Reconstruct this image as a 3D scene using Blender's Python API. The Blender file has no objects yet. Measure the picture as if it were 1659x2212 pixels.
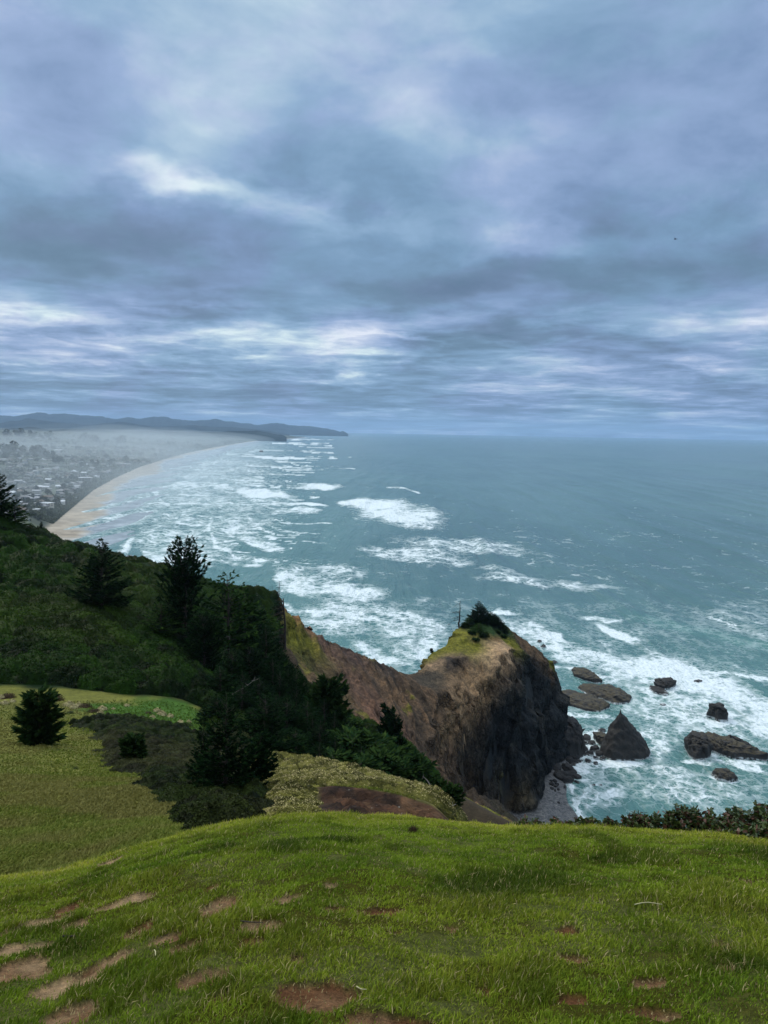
import bpy, math, random
import numpy as np
from mathutils import Vector, Matrix
from mathutils.geometry import delaunay_2d_cdt
R = math.radians
rng = np.random.default_rng(7)
random.seed(7)
scene = bpy.context.scene
col = scene.collection

# ------------------------------------------------------------------ camera
FOC = 769.0                      # focal length in pixels of a 768 x 1024 frame
PITCH = R(-5.97); ROLL = R(1.0)
cam_d = bpy.data.cameras.new('camera'); cam = bpy.data.objects.new('camera', cam_d)
col.objects.link(cam); scene.camera = cam
cam_d.sensor_fit = 'VERTICAL'; cam_d.sensor_height = 24.0; cam_d.lens = 24.0*FOC/1024.0
cam_d.clip_start = 0.1; cam_d.clip_end = 400000.0
cam.matrix_world = (Matrix.Rotation(R(90)+PITCH, 4, 'X') @ Matrix.Rotation(ROLL, 4, 'Z'))
SEA = -150.0                     # the eye stands 150 m above the water

# ------------------------------------------------------------------ exposure
scene.view_settings.view_transform = 'Standard'; scene.view_settings.look = 'None'
scene.view_settings.exposure = 0.0; scene.view_settings.gamma = 1.0
scene.render.resolution_x = 768; scene.render.resolution_y = 1024
scene.cycles.use_denoising = True
scene.cycles.max_bounces = 5; scene.cycles.diffuse_bounces = 3; scene.cycles.glossy_bounces = 2
scene.cycles.transmission_bounces = 2; scene.cycles.volume_bounces = 1; scene.cycles.transparent_max_bounces = 8
scene.cycles.caustics_reflective = False; scene.cycles.caustics_refractive = False

# ------------------------------------------------------------------ node helper
class NT:
    def __init__(s, tree): s.t = tree; s.t.nodes.clear()
    def n(s, typ, **kw):
        nd = s.t.nodes.new(typ)
        ins = kw.pop('i', {})
        for k, v in kw.items(): setattr(nd, k, v)
        for k, v in ins.items(): s.put(nd.inputs[k], v)
        return nd
    def put(s, sock, v):
        if isinstance(v, bpy.types.NodeSocket): s.t.links.new(v, sock)
        elif isinstance(v, bpy.types.Node): s.t.links.new(v.outputs[0], sock)
        elif isinstance(v, (tuple, list)) and len(v) == 3 and sock.type == 'RGBA': sock.default_value = (*v, 1)
        else: sock.default_value = v
    def m(s, op, a, b=0.0, c=0.0, clamp=False):
        nd = s.t.nodes.new('ShaderNodeMath'); nd.operation = op; nd.use_clamp = clamp
        s.put(nd.inputs[0], a); s.put(nd.inputs[1], b); s.put(nd.inputs[2], c); return nd.outputs[0]
    def noise(s, vec, scale, det=4, rough=.5, dist=0.0, typ='FBM'):
        nd = s.n('ShaderNodeTexNoise', i={'Scale': scale, 'Detail': det, 'Roughness': rough, 'Distortion': dist})
        if vec is not None: s.put(nd.inputs['Vector'], vec)
        return nd.outputs['Fac']
    def mapr(s, v, a, b, c=0.0, d=1.0, smooth=True):
        nd = s.n('ShaderNodeMapRange', interpolation_type='SMOOTHSTEP' if smooth else 'LINEAR')
        s.put(nd.inputs['Value'], v); s.put(nd.inputs['From Min'], a); s.put(nd.inputs['From Max'], b)
        s.put(nd.inputs['To Min'], c); s.put(nd.inputs['To Max'], d); return nd.outputs[0]
    def mix(s, f, a, b, mode='MIX'):
        nd = s.t.nodes.new('ShaderNodeMix'); nd.data_type = 'RGBA'; nd.blend_type = mode
        s.put(nd.inputs[0], f); s.put(nd.inputs[6], a); s.put(nd.inputs[7], b); return nd.outputs[2]
    def ramp(s, f, stops, mode='LINEAR'):
        nd = s.t.nodes.new('ShaderNodeValToRGB'); nd.color_ramp.interpolation = mode
        e = nd.color_ramp.elements
        while len(e) < len(stops): e.new(0.5)
        for k, (p, c) in enumerate(stops):
            e[k].position = p; e[k].color = (*c, 1) if len(c) == 3 else c
        s.put(nd.inputs[0], f); return nd.outputs[0]
    def scalev(s, v, sc):
        nd = s.t.nodes.new('ShaderNodeVectorMath'); nd.operation = 'MULTIPLY'
        s.put(nd.inputs[0], v); nd.inputs[1].default_value = sc; return nd.outputs[0]
    def addv(s, v, sc):
        nd = s.t.nodes.new('ShaderNodeVectorMath'); nd.operation = 'ADD'
        s.put(nd.inputs[0], v); s.put(nd.inputs[1], sc); return nd.outputs[0]

# ------------------------------------------------------------------ sky and sun
SKYRAMP = [(0, (.105, .175, .27)), (.22, (.15, .235, .36)), (.42, (.205, .320, .505)), (.60, (.30, .430, .64)), (.78, (.475, .59, .76)), (1, (.80, .875, .94))]
SKY_EL = [(0, (.47,)*3), (.05, (.36,)*3), (.10, (.40,)*3), (.17, (.53,)*3), (.26, (.52,)*3), (.36, (.43,)*3), (.50, (.49,)*3), (.70, (.57,)*3), (1, (.60,)*3)]
SKY_LUMPS = [(230, 330, 150, 90, .03), (350, 390, 90, 50, .07), (420, 420, 190, 40, .26), (700, 460, 200, 40, .16), (1130, 350, 110, 90, .16), (1140, 520, 130, 45, .20), (1420, 480, 150, 70, .12), (930, 70, 200, 100, .14),
 (640, 320, 210, 120, -.17), (250, 560, 330, 60, -.20), (1000, 610, 420, 60, -.16), (850, 640, 300, 40, -.10), (150, 120, 200, 120, -.05), (680, 745, 270, 46, .24), (230, 690, 360, 32, .26), (420, 425, 240, 36, .08), (200, 290, 220, 90, .03), (740, 785, 160, 20, .28), (60, 775, 160, 12, .25), (880, 742, 160, 12, .22), (480, 640, 160, 16, -.14), (350, 800, 330, 14, -.16), (500, 880, 500, 16, -.14), (1450, 775, 240, 16, -.14), (1500, 660, 260, 30, .10), (1300, 800, 300, 30, -.06), (100, 460, 140, 40, -.10)]
SUN_EL, SUN_AZ = R(46), R(-38)       # azimuth from +Y (the view axis) towards +X
world = bpy.data.worlds.new('World'); scene.world = world; world.use_nodes = True
w = NT(world.node_tree)
sky = w.n('ShaderNodeTexSky', sky_type='NISHITA', sun_disc=False, sun_elevation=SUN_EL, sun_rotation=SUN_AZ)
sky.air_density = 1.0; sky.dust_density = 2.0
tc = w.n('ShaderNodeTexCoord'); sep = w.n('ShaderNodeSeparateXYZ', i={0: tc.outputs['Generated']})
sx, sy, sz = sep.outputs
zc = w.m('MAXIMUM', sz, 0.0)
zz = w.m('ADD', zc, 0.062)
pl = w.n('ShaderNodeCombineXYZ', i={0: w.m('DIVIDE', sx, zz), 1: w.m('DIVIDE', sy, zz), 2: 0.37})
P0 = pl.outputs[0]
el = zc                                                 # sine of elevation
z2 = w.m('ADD', zc, 0.34)
P1 = w.n('ShaderNodeCombineXYZ', i={0: w.m('DIVIDE', sx, z2), 1: w.m('DIVIDE', sy, z2), 2: w.m('MULTIPLY', sz, 1.6)}).outputs[0]
# high up: big soft billows; towards the horizon the same deck is seen edge-on as long bars
bil = w.noise(w.addv(P1, (3.1, 1.7, .4)), 1.6, 9, .54, .35)
bil2 = w.noise(w.addv(P1, (7.7, 3.2, 2.4)), 4.6, 8, .60, .25)
bar = w.noise(w.addv(w.scalev(P0, (.9, 1.0, 1)), (8.3, 4.1, 2)), .78, 8, .57, .2)
bar2 = w.noise(w.addv(P0, (1.3, 9.1, 5)), 2.4, 6, .6, .5)
tb = w.m('ADD', w.m('MULTIPLY', bil, .64), w.m('MULTIPLY', bil2, .36)); tr = w.m('ADD', w.m('MULTIPLY', bar, .66), w.m('MULTIPLY', bar2, .34))
lowb = w.mapr(el, .10, .24, 1, 0)
tex = w.m('ADD', w.m('MULTIPLY', tb, w.m('SUBTRACT', 1.0, lowb)), w.m('MULTIPLY', tr, lowb))
tex = w.m('MULTIPLY', w.m('SUBTRACT', tex, .5), w.mapr(lowb, 0, 1, 1.85, 3.0))
elt = w.ramp(w.mapr(el, 0, .5, smooth=False), SKY_EL, 'B_SPLINE')
lum = w.m('ADD', tex, elt)
wv = w.n('ShaderNodeTexNoise', i={'Vector': P1, 'Scale': 3.2, 'Detail': 5, 'Roughness': .55}).outputs['Color']
dw = w.addv(tc.outputs['Generated'], w.scalev(w.addv(wv, (-.5, -.5, -.5)), (.26, .0, .17)))
for (bx, by, ra, rb, k) in SKY_LUMPS:                   # the thick and thin places of the deck
    az_, el_ = math.atan((bx*.4629-384)/769.0), math.atan((512-by*.4629)/769.0*math.cos(math.atan((bx*.4629-384)/769.0)))+R(-5.97)
    d0 = (math.sin(az_)*math.cos(el_), math.cos(az_)*math.cos(el_), math.sin(el_))
    q = w.scalev(w.addv(dw, (-d0[0], -d0[1], -d0[2])), (1/(ra*.4629/769), 0.0, 1/(rb*.4629/769)))
    ln = w.n('ShaderNodeVectorMath', operation='LENGTH', i={0: q}).outputs['Value']
    lum = w.m('ADD', lum, w.mapr(ln, 0, 1.35, k, 0))
cl = w.ramp(lum, SKYRAMP)
tint = w.noise(w.addv(P1, (5, 5, 9)), 2.6, 4, .6)
cl = w.mix(w.mapr(tint, .40, .60), w.mix(1.0, cl, (.94, 1.02, .985), 'MULTIPLY'), w.mix(1.0, cl, (1.02, .985, 1.03), 'MULTIPLY'))
cl = w.mix(w.mapr(el, .48, .8, 0, .8), cl, (.62, .66, .70))
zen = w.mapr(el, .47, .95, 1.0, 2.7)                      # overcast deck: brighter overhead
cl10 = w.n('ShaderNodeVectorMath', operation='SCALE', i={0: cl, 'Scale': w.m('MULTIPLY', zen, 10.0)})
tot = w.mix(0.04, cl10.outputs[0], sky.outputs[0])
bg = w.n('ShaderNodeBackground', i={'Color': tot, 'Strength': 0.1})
w.n('ShaderNodeOutputWorld', i={0: bg.outputs[0]})

sun_d = bpy.data.lights.new('sun', 'SUN'); sun_d.energy = 1.5; sun_d.angle = R(10); sun_d.color = (1, .93, .80)
sun = bpy.data.objects.new('sun', sun_d); col.objects.link(sun)
sdir = Vector((math.sin(SUN_AZ)*math.cos(SUN_EL), math.cos(SUN_AZ)*math.cos(SUN_EL), math.sin(SUN_EL)))
sun.rotation_euler = sdir.to_track_quat('Z', 'Y').to_euler()

# ------------------------------------------------------------------ measuring from the photograph
# survey points: (vx, vy) read off a 1659-wide print of the photograph, plus a distance or a height
VS = 768/1659.0
_cp, _sp, _cr, _sr = math.cos(PITCH), math.sin(PITCH), math.cos(ROLL), math.sin(ROLL)
def ray(vx, vy):
    a = (np.asarray(vx, float)*VS-384)/FOC; b = (512-np.asarray(vy, float)*VS)/FOC
    xr = a*_cr - b*_sr; yr = a*_sr + b*_cr
    return xr, _cp - yr*_sp, yr*_cp + _sp
def P(vx, vy, Y):
    x, y, z = ray(vx, vy); return (float(x/y*Y), float(Y), float(z/y*Y))
def G(vx, vy, z=SEA):
    x, y, zz_ = ray(vx, vy); k = z/zz_; return (float(x*k), float(y*k), float(z))
def project(x, y, z):
    yc = y*_cp + z*_sp; up = z*_cp - y*_sp
    a = x/yc; b = up/yc
    return ((a*_cr + b*_sr)*FOC+384)/VS, (512-(-a*_sr + b*_cr)*FOC)/VS

# ------------------------------------------------------------------ numpy noise
def _h(ix, iy, iz, seed):
    n = (ix*374761393 + iy*668265263 + iz*1274126177 + seed*974711) & 0xffffffff
    n = ((n ^ (n >> 13))*1274126177) & 0xffffffff
    n = n ^ (n >> 16)
    return (n & 0xffff)/65535.0
def vnoise(x, y, z=0.0, seed=0):
    x, y, z = np.broadcast_arrays(np.asarray(x, float), np.asarray(y, float), np.asarray(z, float))
    ix, iy, iz = [np.floor(q).astype(np.int64) for q in (x, y, z)]
    fx, fy, fz = x-ix, y-iy, z-iz
    fx, fy, fz = [q*q*q*(q*(q*6-15)+10) for q in (fx, fy, fz)]
    r = 0
    for dx in (0, 1):
        for dy in (0, 1):
            for dz in (0, 1):
                r = r + _h(ix+dx, iy+dy, iz+dz, seed)*(fx if dx else 1-fx)*(fy if dy else 1-fy)*(fz if dz else 1-fz)
    return r
def fbm(x, y, z=0.0, o=4, seed=0, g=.5):
    a = 1; s = 0; t = 0; x = np.asarray(x, float); y = np.asarray(y, float); z = np.asarray(z, float)
    for k in range(o):
        s = s + a*vnoise(x, y, z, seed+k*17); t += a; a *= g
        x, y, z = x*2.03+11.3, y*2.03+5.7, z*2.03+2.9
    return s/t
def ridged(x, y, z=0.0, o=4, seed=0):
    a = 1; s = 0; t = 0; x = np.asarray(x, float); y = np.asarray(y, float); z = np.asarray(z, float)
    for k in range(o):
        s = s + a*(1-np.abs(2*vnoise(x, y, z, seed+k*17)-1)); t += a; a *= .5
        x, y, z = x*2.03+11.3, y*2.03+5.7, z*2.03+2.9
    return s/t
def sstep(v, a, b):
    t = np.clip((v-a)/(b-a), 0, 1); return t*t*(3-2*t)

# ------------------------------------------------------------------ mesh helpers
def mesh_np(name, v, f, mats=None, attrs=None, smooth=False, parent=None, link=True, fmat=None):
    """v (n,3); f (m,3|4) or a list of such arrays"""
    fs = f if isinstance(f, list) else [f]
    me = bpy.data.meshes.new(name)
    v = np.ascontiguousarray(v, dtype=np.float32)
    me.vertices.add(len(v)); me.vertices.foreach_set('co', v.ravel())
    nl = sum(q.size for q in fs); npoly = sum(len(q) for q in fs)
    me.loops.add(nl); me.polygons.add(npoly)
    me.loops.foreach_set('vertex_index', np.concatenate([q.ravel() for q in fs]).astype(np.int32))
    tot_ = np.concatenate([np.full(len(q), q.shape[1]) for q in fs]).astype(np.int32)
    me.polygons.foreach_set('loop_start', (np.cumsum(tot_)-tot_).astype(np.int32))
    if smooth: me.polygons.foreach_set('use_smooth', np.ones(npoly, bool))
    if fmat is not None: me.polygons.foreach_set('material_index', np.asarray(fmat, dtype=np.int32))
    me.update(calc_edges=True); me.validate(verbose=False)
    for mt in (mats if isinstance(mats, list) else [mats] if mats else []): me.materials.append(mt)
    for k, a in (attrs or {}).items():
        a = np.asarray(a, dtype=np.float32)
        if a.ndim == 1:
            at = me.attributes.new(k, 'FLOAT', 'POINT'); at.data.foreach_set('value', a)
        else:
            at = me.attributes.new(k, 'FLOAT_COLOR', 'POINT')
            at.data.foreach_set('color', np.concatenate([a, np.ones((len(a), 1), np.float32)], 1).ravel())
    if not link: return me
    o = bpy.data.objects.new(name, me); col.objects.link(o)
    if parent is not None: o.parent = parent
    return o
def grid_faces(nr, nc):
    i = np.arange(nr-1)[:, None]*nc + np.arange(nc-1)[None, :]
    i = i.ravel(); return np.stack([i, i+1, i+nc+1, i+nc], 1)
def tag(o, label=None, cat=None, group=None, kind=None):
    if label: o['label'] = label
    if cat: o['category'] = cat
    if group: o['group'] = group
    if kind: o['kind'] = kind
    return o
def empty(name, loc, rz=0.0, sc=1.0):
    o = bpy.data.objects.new(name, None); col.objects.link(o)
    o.location = loc; o.rotation_euler = (0, 0, rz); o.scale = (sc, sc, sc); o.empty_display_size = .2
    return o
def copy_tree(o, parent=None):
    c = o.copy(); col.objects.link(c); c.parent = parent
    for ch in list(o.children): copy_tree(ch, c)
    return c
def new_mat(name):
    m_ = bpy.data.materials.new(name); m_.use_nodes = True
    nt = NT(m_.node_tree); return m_, nt
def finish(nt, color, rough=.9, bump=None, bstr=.5, bdist=.1, spec=.3, trans=0.0, sub=None):
    b = nt.n('ShaderNodeBsdfPrincipled', i={'Base Color': color, 'Roughness': rough, 'Specular IOR Level': spec})
    if bump is not None:
        bn = nt.n('ShaderNodeBump', i={'Height': bump, 'Strength': bstr, 'Distance': bdist}); nt.put(b.inputs['Normal'], bn.outputs[0])
    out = b.outputs[0]
    if trans > 0:
        t = nt.n('ShaderNodeBsdfTranslucent', i={'Color': color}); mx = nt.n('ShaderNodeMixShader', i={0: trans, 1: out, 2: t.outputs[0]}); out = mx.outputs[0]
    nt.n('ShaderNodeOutputMaterial', i={0: out})
# ================================================================== LAND: survey, triangulate, raster
EYE = 1.7; RC = 12.0
BROW = [(-150, 1925), (0, 1900), (100, 1890), (200, 1866), (250, 1848), (330, 1822), (430, 1795), (560, 1773), (700, 1764), (850, 1766), (990, 1783), (1120, 1790), (1250, 1792), (1450, 1799), (1659, 1808), (1800, 1816)]
_b = np.array([ray(*q) for q in BROW]); CAZ = np.arctan2(_b[:, 0], _b[:, 1]); CSL = -_b[:, 2]/np.hypot(_b[:, 0], _b[:, 1])
def near_z(x, y):
    r = np.hypot(x, y); az = np.arctan2(x, np.maximum(y, 1e-3))
    # slope of the grassy brow in each direction, read from its crest line
    s = np.interp(az, CAZ, CSL); b = EYE/RC**2
    z = -EYE - (s-2*b*RC)*r - b*r*r
    z = z + (fbm(x*.9, y*.9, 0, 3, 5)-.5)*.16*np.clip(r/4, 0, 1)*np.clip((13-r)/3, .35, 1)
    return z
def near_r(x, y): return np.hypot(x, y)

pts = []; cons = []
def add(*ps): 
    for p in ps: pts.append(p)
def line(*ps):
    k = len(pts); pts.extend(ps); cons.extend([(k+i, k+i+1) for i in range(len(ps)-1)])
PP = lambda L: [P(*q) for q in L]
# meadow
add(*PP([(-200, 1905, 22), (0, 1903, 23), (150, 1880, 24), (300, 1842, 23), (430, 1802, 24), (-200, 1800, 32), (0, 1800, 32), (200, 1795, 30),
 (330, 1765, 32), (-200, 1700, 47), (0, 1700, 47), (150, 1700, 46), (260, 1690, 46), (-200, 1600, 70), (0, 1600, 72), (120, 1600, 72), (190, 1590, 76),
 (-200, 1510, 106), (0, 1512, 108), (150, 1515, 108), (300, 1515, 110), (420, 1520, 112), (200, 1565, 88), (300, 1562, 90), (420, 1572, 90)]))
# brush slope
add(*PP([(300, 1640, 66), (400, 1650, 64), (400, 1720, 46), (480, 1768, 36), (500, 1700, 52), (560, 1745, 41), (620, 1757, 35), (690, 1742, 37)]))
# salal spur
line(*PP([(516, 1604, 66), (602, 1629, 61), (668, 1639, 58), (757, 1657, 55), (816, 1674, 53), (876, 1696, 51), (935, 1708, 49), (975, 1728, 48), (990, 1746, 47)]))
line(*PP([(690, 1700, 46.0), (707, 1690, 45.5), (780, 1700, 45), (860, 1714, 44.5), (935, 1738, 44), (965, 1765, 43)]))
line(*PP([(690, 1735, 43), (709, 1712, 44.2), (780, 1732, 43.6), (860, 1748, 43.2), (930, 1764, 42.6)]))
add(*PP([(720, 1752, 34), (800, 1754, 33), (900, 1768, 31), (960, 1800, 30), (1000, 1830, 40), (1005, 1800, 46), (1010, 1900, 60), (1050, 1860, 30), (1050, 1900, 22)]))
# forested slope behind the spur
add(*PP([(560, 1640, 85), (600, 1640, 97), (700, 1680, 110), (800, 1695, 125), (900, 1705, 135), (500, 1575, 108), (640, 1575, 148), (760, 1615, 158), (700, 1710, 85), (800, 1730, 90), (880, 1740, 90)]))
line(*PP([(620, 1435, 185), (680, 1500, 178), (760, 1560, 174), (860, 1600, 172), (925, 1655, 168)]))
# hillside
add(*PP([(0, 1300, 150), (200, 1330, 150), (350, 1370, 152), (480, 1450, 153), (560, 1450, 172), (-200, 1300, 145), (-500, 1300, 140), (-500, 1700, 60), (-500, 1900, 25)]))
ridge = PP([(-500, 1000, 170), (-200, 1050, 180), (0, 1118, 185), (130, 1163, 190), (260, 1193, 195), (350, 1218, 198), (450, 1253, 203), (560, 1268, 212), (585, 1275, 216)])
line(*ridge)
for (x, y, z) in ridge: add((x-2, y+45, z-42), (x-5, y+130, SEA-2))
# rim of the landslip and the saddle
sad = PP([(600, 1295, 219), (612, 1312, 223), (640, 1328, 230), (665, 1345, 236), (700, 1375, 244), (770, 1403, 256), (830, 1432, 268), (862, 1448, 275), (880, 1455, 279), (893, 1452, 281)])
line(*sad)
for (x, y, z) in sad: add((x+5, y+14, z-24), (x+14, y+34, SEA-3))
add(*PP([(618, 1340, 222), (625, 1390, 205), (700, 1450, 214), (780, 1500, 222), (850, 1540, 228), (885, 1560, 234)]))
line(*PP([(905, 1575, 238), (918, 1602, 240), (935, 1640, 243), (955, 1690, 249), (985, 1740, 262), (1020, 1792, 276), (1070, 1812, 282)]))
# near side of the gully and the sea cliff below the eye (out of sight)
add(*PP([(940, 1690, 166), (960, 1700, 200), (980, 1800, 215), (980, 1860, 150), (1040, 1850, 240), (1100, 1900, 120), (1300, 1880, 150), (1300, 1900, 100), (1200, 1990, 50),
 (1300, 2010, 25), (1700, 2040, 25), (1700, 2090, 60), (1700, 2050, 110), (1050, 1900, 85), (2200, 2200, 60), (2200, 2200, 25)]))
add((30, 268, SEA-.5), (60, 258, SEA-1), (110, 215, SEA-1), (160, 120, SEA-1), (150, 60, -120), (150, 10, -90))
# ---- the headland
leftside = PP([(908, 1446, 284), (923, 1421, 290), (926, 1405, 296), (938, 1406, 297), (954, 1398, 303), (969, 1377, 308), (970, 1366, 310), (987, 1356, 314), (1000, 1347, 318)])
crown = PP([(1040, 1332, 325), (1075, 1340, 330), (1094, 1350, 334)])
rights = PP([(1113, 1366, 340), (1141, 1388, 346), (1167, 1407, 352), (1190, 1424, 358), (1201, 1448, 360)])
line(*(leftside+crown+rights))
for (x, y, z) in leftside: add((x-4, y+8, z-26), (x-2, y+26, SEA-3))
for (x, y, z) in crown: add((x+2, y+14, z-30), (x+4, y+34, SEA-3))
for (x, y, z) in rights: add((x+3, y+6, z-30), (x+10, y+14, SEA-3))
rim = PP([(908, 1449, 283), (947, 1440, 284), (977, 1425, 288), (1010, 1419, 290), (1028, 1419, 291), (1040, 1431, 289), (1050, 1445, 287), (1063, 1443, 288), (1070, 1414, 294), (1082, 1401, 298), (1093, 1412, 299),
 (1109, 1404, 305), (1123, 1410, 312), (1135, 1421, 318), (1151, 1429, 326), (1167, 1431, 336), (1181, 1437, 345), (1190, 1448, 353)])
line(*rim)
add(*PP([(985, 1390, 299), (1010, 1372, 305), (1040, 1368, 310), (1075, 1372, 313), (1100, 1385, 318), (1040, 1398, 301), (1075, 1392, 306), (1130, 1400, 328)]))
# brown buttress arete and the foot of the dark cliff
line(P(1050, 1462, 285.5), P(1040, 1500, 281), P(1015, 1540, 275), P(985, 1590, 267), P(968, 1620, 262), P(968, 1655, 260.5))
line(*PP([(970, 1662, 260), (985, 1672, 262), (1021, 1696, 268), (1064, 1724, 276), (1086, 1752, 282)]))
add(*PP([(950, 1500, 269), (935, 1560, 254), (990, 1480, 277), (1090, 1560, 291), (1130, 1560, 300), (1165, 1560, 316), (1085, 1480, 293), (1130, 1480, 307), (1165, 1480, 328), (1080, 1640, 286), (1060, 1600, 283), (1010, 1600, 272), (1130, 1650, 297)]))
foot = [G(1090, 1764), G(1128, 1768), G(1155, 1764), G(1166, 1738), G(1166, 1700), G(1195, 1665), G(1212, 1652), G(1226, 1640), G(1232, 1615)]
line(*[(a, b, SEA+2.4) for a, b, c in foot])
add(*PP([(1210, 1500, 356), (1220, 1560, 353)]))
# sand at the foot
add(*[(q[0], q[1], SEA+1.6) for q in (G(1190, 1775), G(1120, 1790), G(1196, 1705), G(1198, 1688), G(1212, 1668))])
line(*[(q[0], q[1], SEA+.15) for q in (G(1262, 1800), G(1250, 1770), G(1238, 1745), G(1226, 1715), G(1220, 1690), G(1228, 1665), G(1238, 1645))])
add(*[(q[0], q[1], SEA-2.5) for q in (G(1300, 1800), G(1285, 1750), G(1262, 1715), G(1256, 1690), G(1265, 1655), G(1272, 1640))])
# margins
for q in ((-300, 15, -10), (-300, 130, -20), (-300, 300, -60), (-300, 480, SEA-3), (-100, 480, SEA-3), (40, 480, SEA-3), (170, 480, SEA-3), (170, 300, SEA-3), (170, 5, -60), (0, 3, -1), (-60, 5, 2), (-150, 5, 6), (-300, 0, 10), (60, 5, -25), (120, 420, SEA-3), (110, 330, SEA-3)): add(q)
# ground seen again just below the crest of the brow
for a in np.linspace(-1.1, 1.1, 12):
    x, y = 19*math.sin(a), 19*math.cos(a); add((x, y, float(near_z(np.array(x), np.array(y)))-.1))

_v = [Vector((p[0], p[1])) for p in pts]
_ov, _oe, _of, _iv, _, _ = delaunay_2d_cdt(_v, cons, [], 0, 1e-4)
_z = []
for k, src in enumerate(_iv):
    if src: _z.append(pts[src[0]][2])
    else: _z.append(None)
for k, zq in enumerate(_z):
    if zq is None:                                        # crossing of two survey lines
        d = sorted((( _ov[k]-_v[j]).length, pts[j][2]) for j in range(len(pts)))[:3]
        _z[k] = sum(q[1]/(q[0]+.1) for q in d)/sum(1/(q[0]+.1) for q in d)
TV = np.array([(a.x, a.y, z) for a, z in zip(_ov, _z)])
def raster(x0, x1, y0, y1, st):
    xs = np.arange(x0, x1+st/2, st); ys = np.arange(y0, y1+st/2, st)
    Z = np.full((len(ys), len(xs)), SEA-3.0)
    for f in _of:
        A, B, C = TV[f[0]], TV[f[1]], TV[f[2]]
        i0 = max(0, int((min(A[0], B[0], C[0])-x0)/st)); i1 = min(len(xs)-1, int((max(A[0], B[0], C[0])-x0)/st)+1)
        j0 = max(0, int((min(A[1], B[1], C[1])-y0)/st)); j1 = min(len(ys)-1, int((max(A[1], B[1], C[1])-y0)/st)+1)
        if i1 < i0 or j1 < j0: continue
        X, Y = np.meshgrid(xs[i0:i1+1], ys[j0:j1+1])
        dt = (B[1]-C[1])*(A[0]-C[0]) + (C[0]-B[0])*(A[1]-C[1])
        if abs(dt) < 1e-9: continue
        l1 = ((B[1]-C[1])*(X-C[0]) + (C[0]-B[0])*(Y-C[1]))/dt
        l2 = ((C[1]-A[1])*(X-C[0]) + (A[0]-C[0])*(Y-C[1]))/dt
        l3 = 1-l1-l2; inn = (l1 >= -1e-6) & (l2 >= -1e-6) & (l3 >= -1e-6)
        sub = Z[j0:j1+1, i0:i1+1]; sub[inn] = (l1*A[2]+l2*B[2]+l3*C[2])[inn]
    return xs, ys, Z
def blur(Z, s):
    n = int(max(1, math.ceil(s*2.5))); k = np.exp(-.5*(np.arange(-n, n+1)/s)**2); k /= k.sum()
    Zp = np.pad(Z, ((n, n), (0, 0)), 'edge'); Z = sum(k[i]*Zp[i:i+Z.shape[0]] for i in range(2*n+1))
    Zp = np.pad(Z, ((0, 0), (n, n)), 'edge'); return sum(k[i]*Zp[:, i:i+Z.shape[1]] for i in range(2*n+1))
GX0, GY0, GS = -260.0, 0.0, 0.8
gxs, gys, GZ = raster(GX0, 160, GY0, 460, GS)
XX, YY = np.meshgrid(gxs, gys)
Zs, Zm = blur(GZ, 1.0), blur(GZ, 4.0)
wsm = sstep(-YY, -215, -150)*sstep(-XX, -40, 20)         # soft hills nearer, crisp cliffs beyond
wsp = sstep(YY, 36, 41)*sstep(-YY, -66, -60)*sstep(XX, -14, -8)*sstep(-XX, -25, -20)
GZ = Zs*(1-wsm*(1-wsp)) + Zm*wsm*(1-wsp)
nr_ = np.hypot(XX, YY); wn = 1-sstep(nr_, 15, 22)
GZ = np.where(wn > 0, near_z(XX, YY)*wn + GZ*(1-wn), GZ)
GZ = GZ + (fbm(XX*.12, YY*.12, 0, 4, 3)-.5)*(.35+.85*sstep(YY, 105, 125))*sstep(nr_, 20, 60) * (GZ > SEA+1)
GZ = GZ + (fbm(XX*.45, YY*.45, 0, 3, 33)-.5)*.16*sstep(nr_, 22, 50)
def H(x, y):
    fx = np.clip((np.asarray(x, float)-GX0)/GS, 0, len(gxs)-1.001); fy = np.clip((np.asarray(y, float)-GY0)/GS, 0, len(gys)-1.001)
    i = fx.astype(int); j = fy.astype(int); a = fx-i; b = fy-j
    return GZ[j, i]*(1-a)*(1-b)+GZ[j, i+1]*a*(1-b)+GZ[j+1, i]*(1-a)*b+GZ[j+1, i+1]*a*b

# ------------------------------------------------------------------ land colours: what grows or lies where, and shading painted on the headland
C_MEADOW = (.125, .130, .026); C_BRIGHT = (.045, .105, .014); C_BRUSH = (.022, .026, .009); C_SHRUB = (.006, .018, .004)
C_SOIL = (.105, .068, .040); C_TAN = (.42, .285, .17); C_BASALT = (.024, .028, .031); C_OLIVE = (.16, .155, .022); C_SCREE = (.120, .080, .050)
C_SALAL = (.15, .14, .045); C_SAND = (.15, .155, .16); C_RED = (.085, .044, .026); C_FOREST = (.012, .026, .010)
def poly_dist(x, y, poly):
    """signed distance to a plan polygon (positive inside)"""
    poly = np.asarray(poly)[:, :2]; d = np.full(x.shape, 1e9); inside = np.zeros(x.shape, bool)
    for k in range(len(poly)):
        a, b = poly[k], poly[(k+1) % len(poly)]; e = b-a
        t = np.clip(((x-a[0])*e[0]+(y-a[1])*e[1])/max(e@e, 1e-9), 0, 1)
        d = np.minimum(d, np.hypot(x-a[0]-t*e[0], y-a[1]-t*e[1]))
        c = ((a[1] > y) != (b[1] > y)) & (x < (b[0]-a[0])*(y-a[1])/((b[1]-a[1]) or 1e-9)+a[0]); inside ^= c
    return np.where(inside, d, -d)
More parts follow.
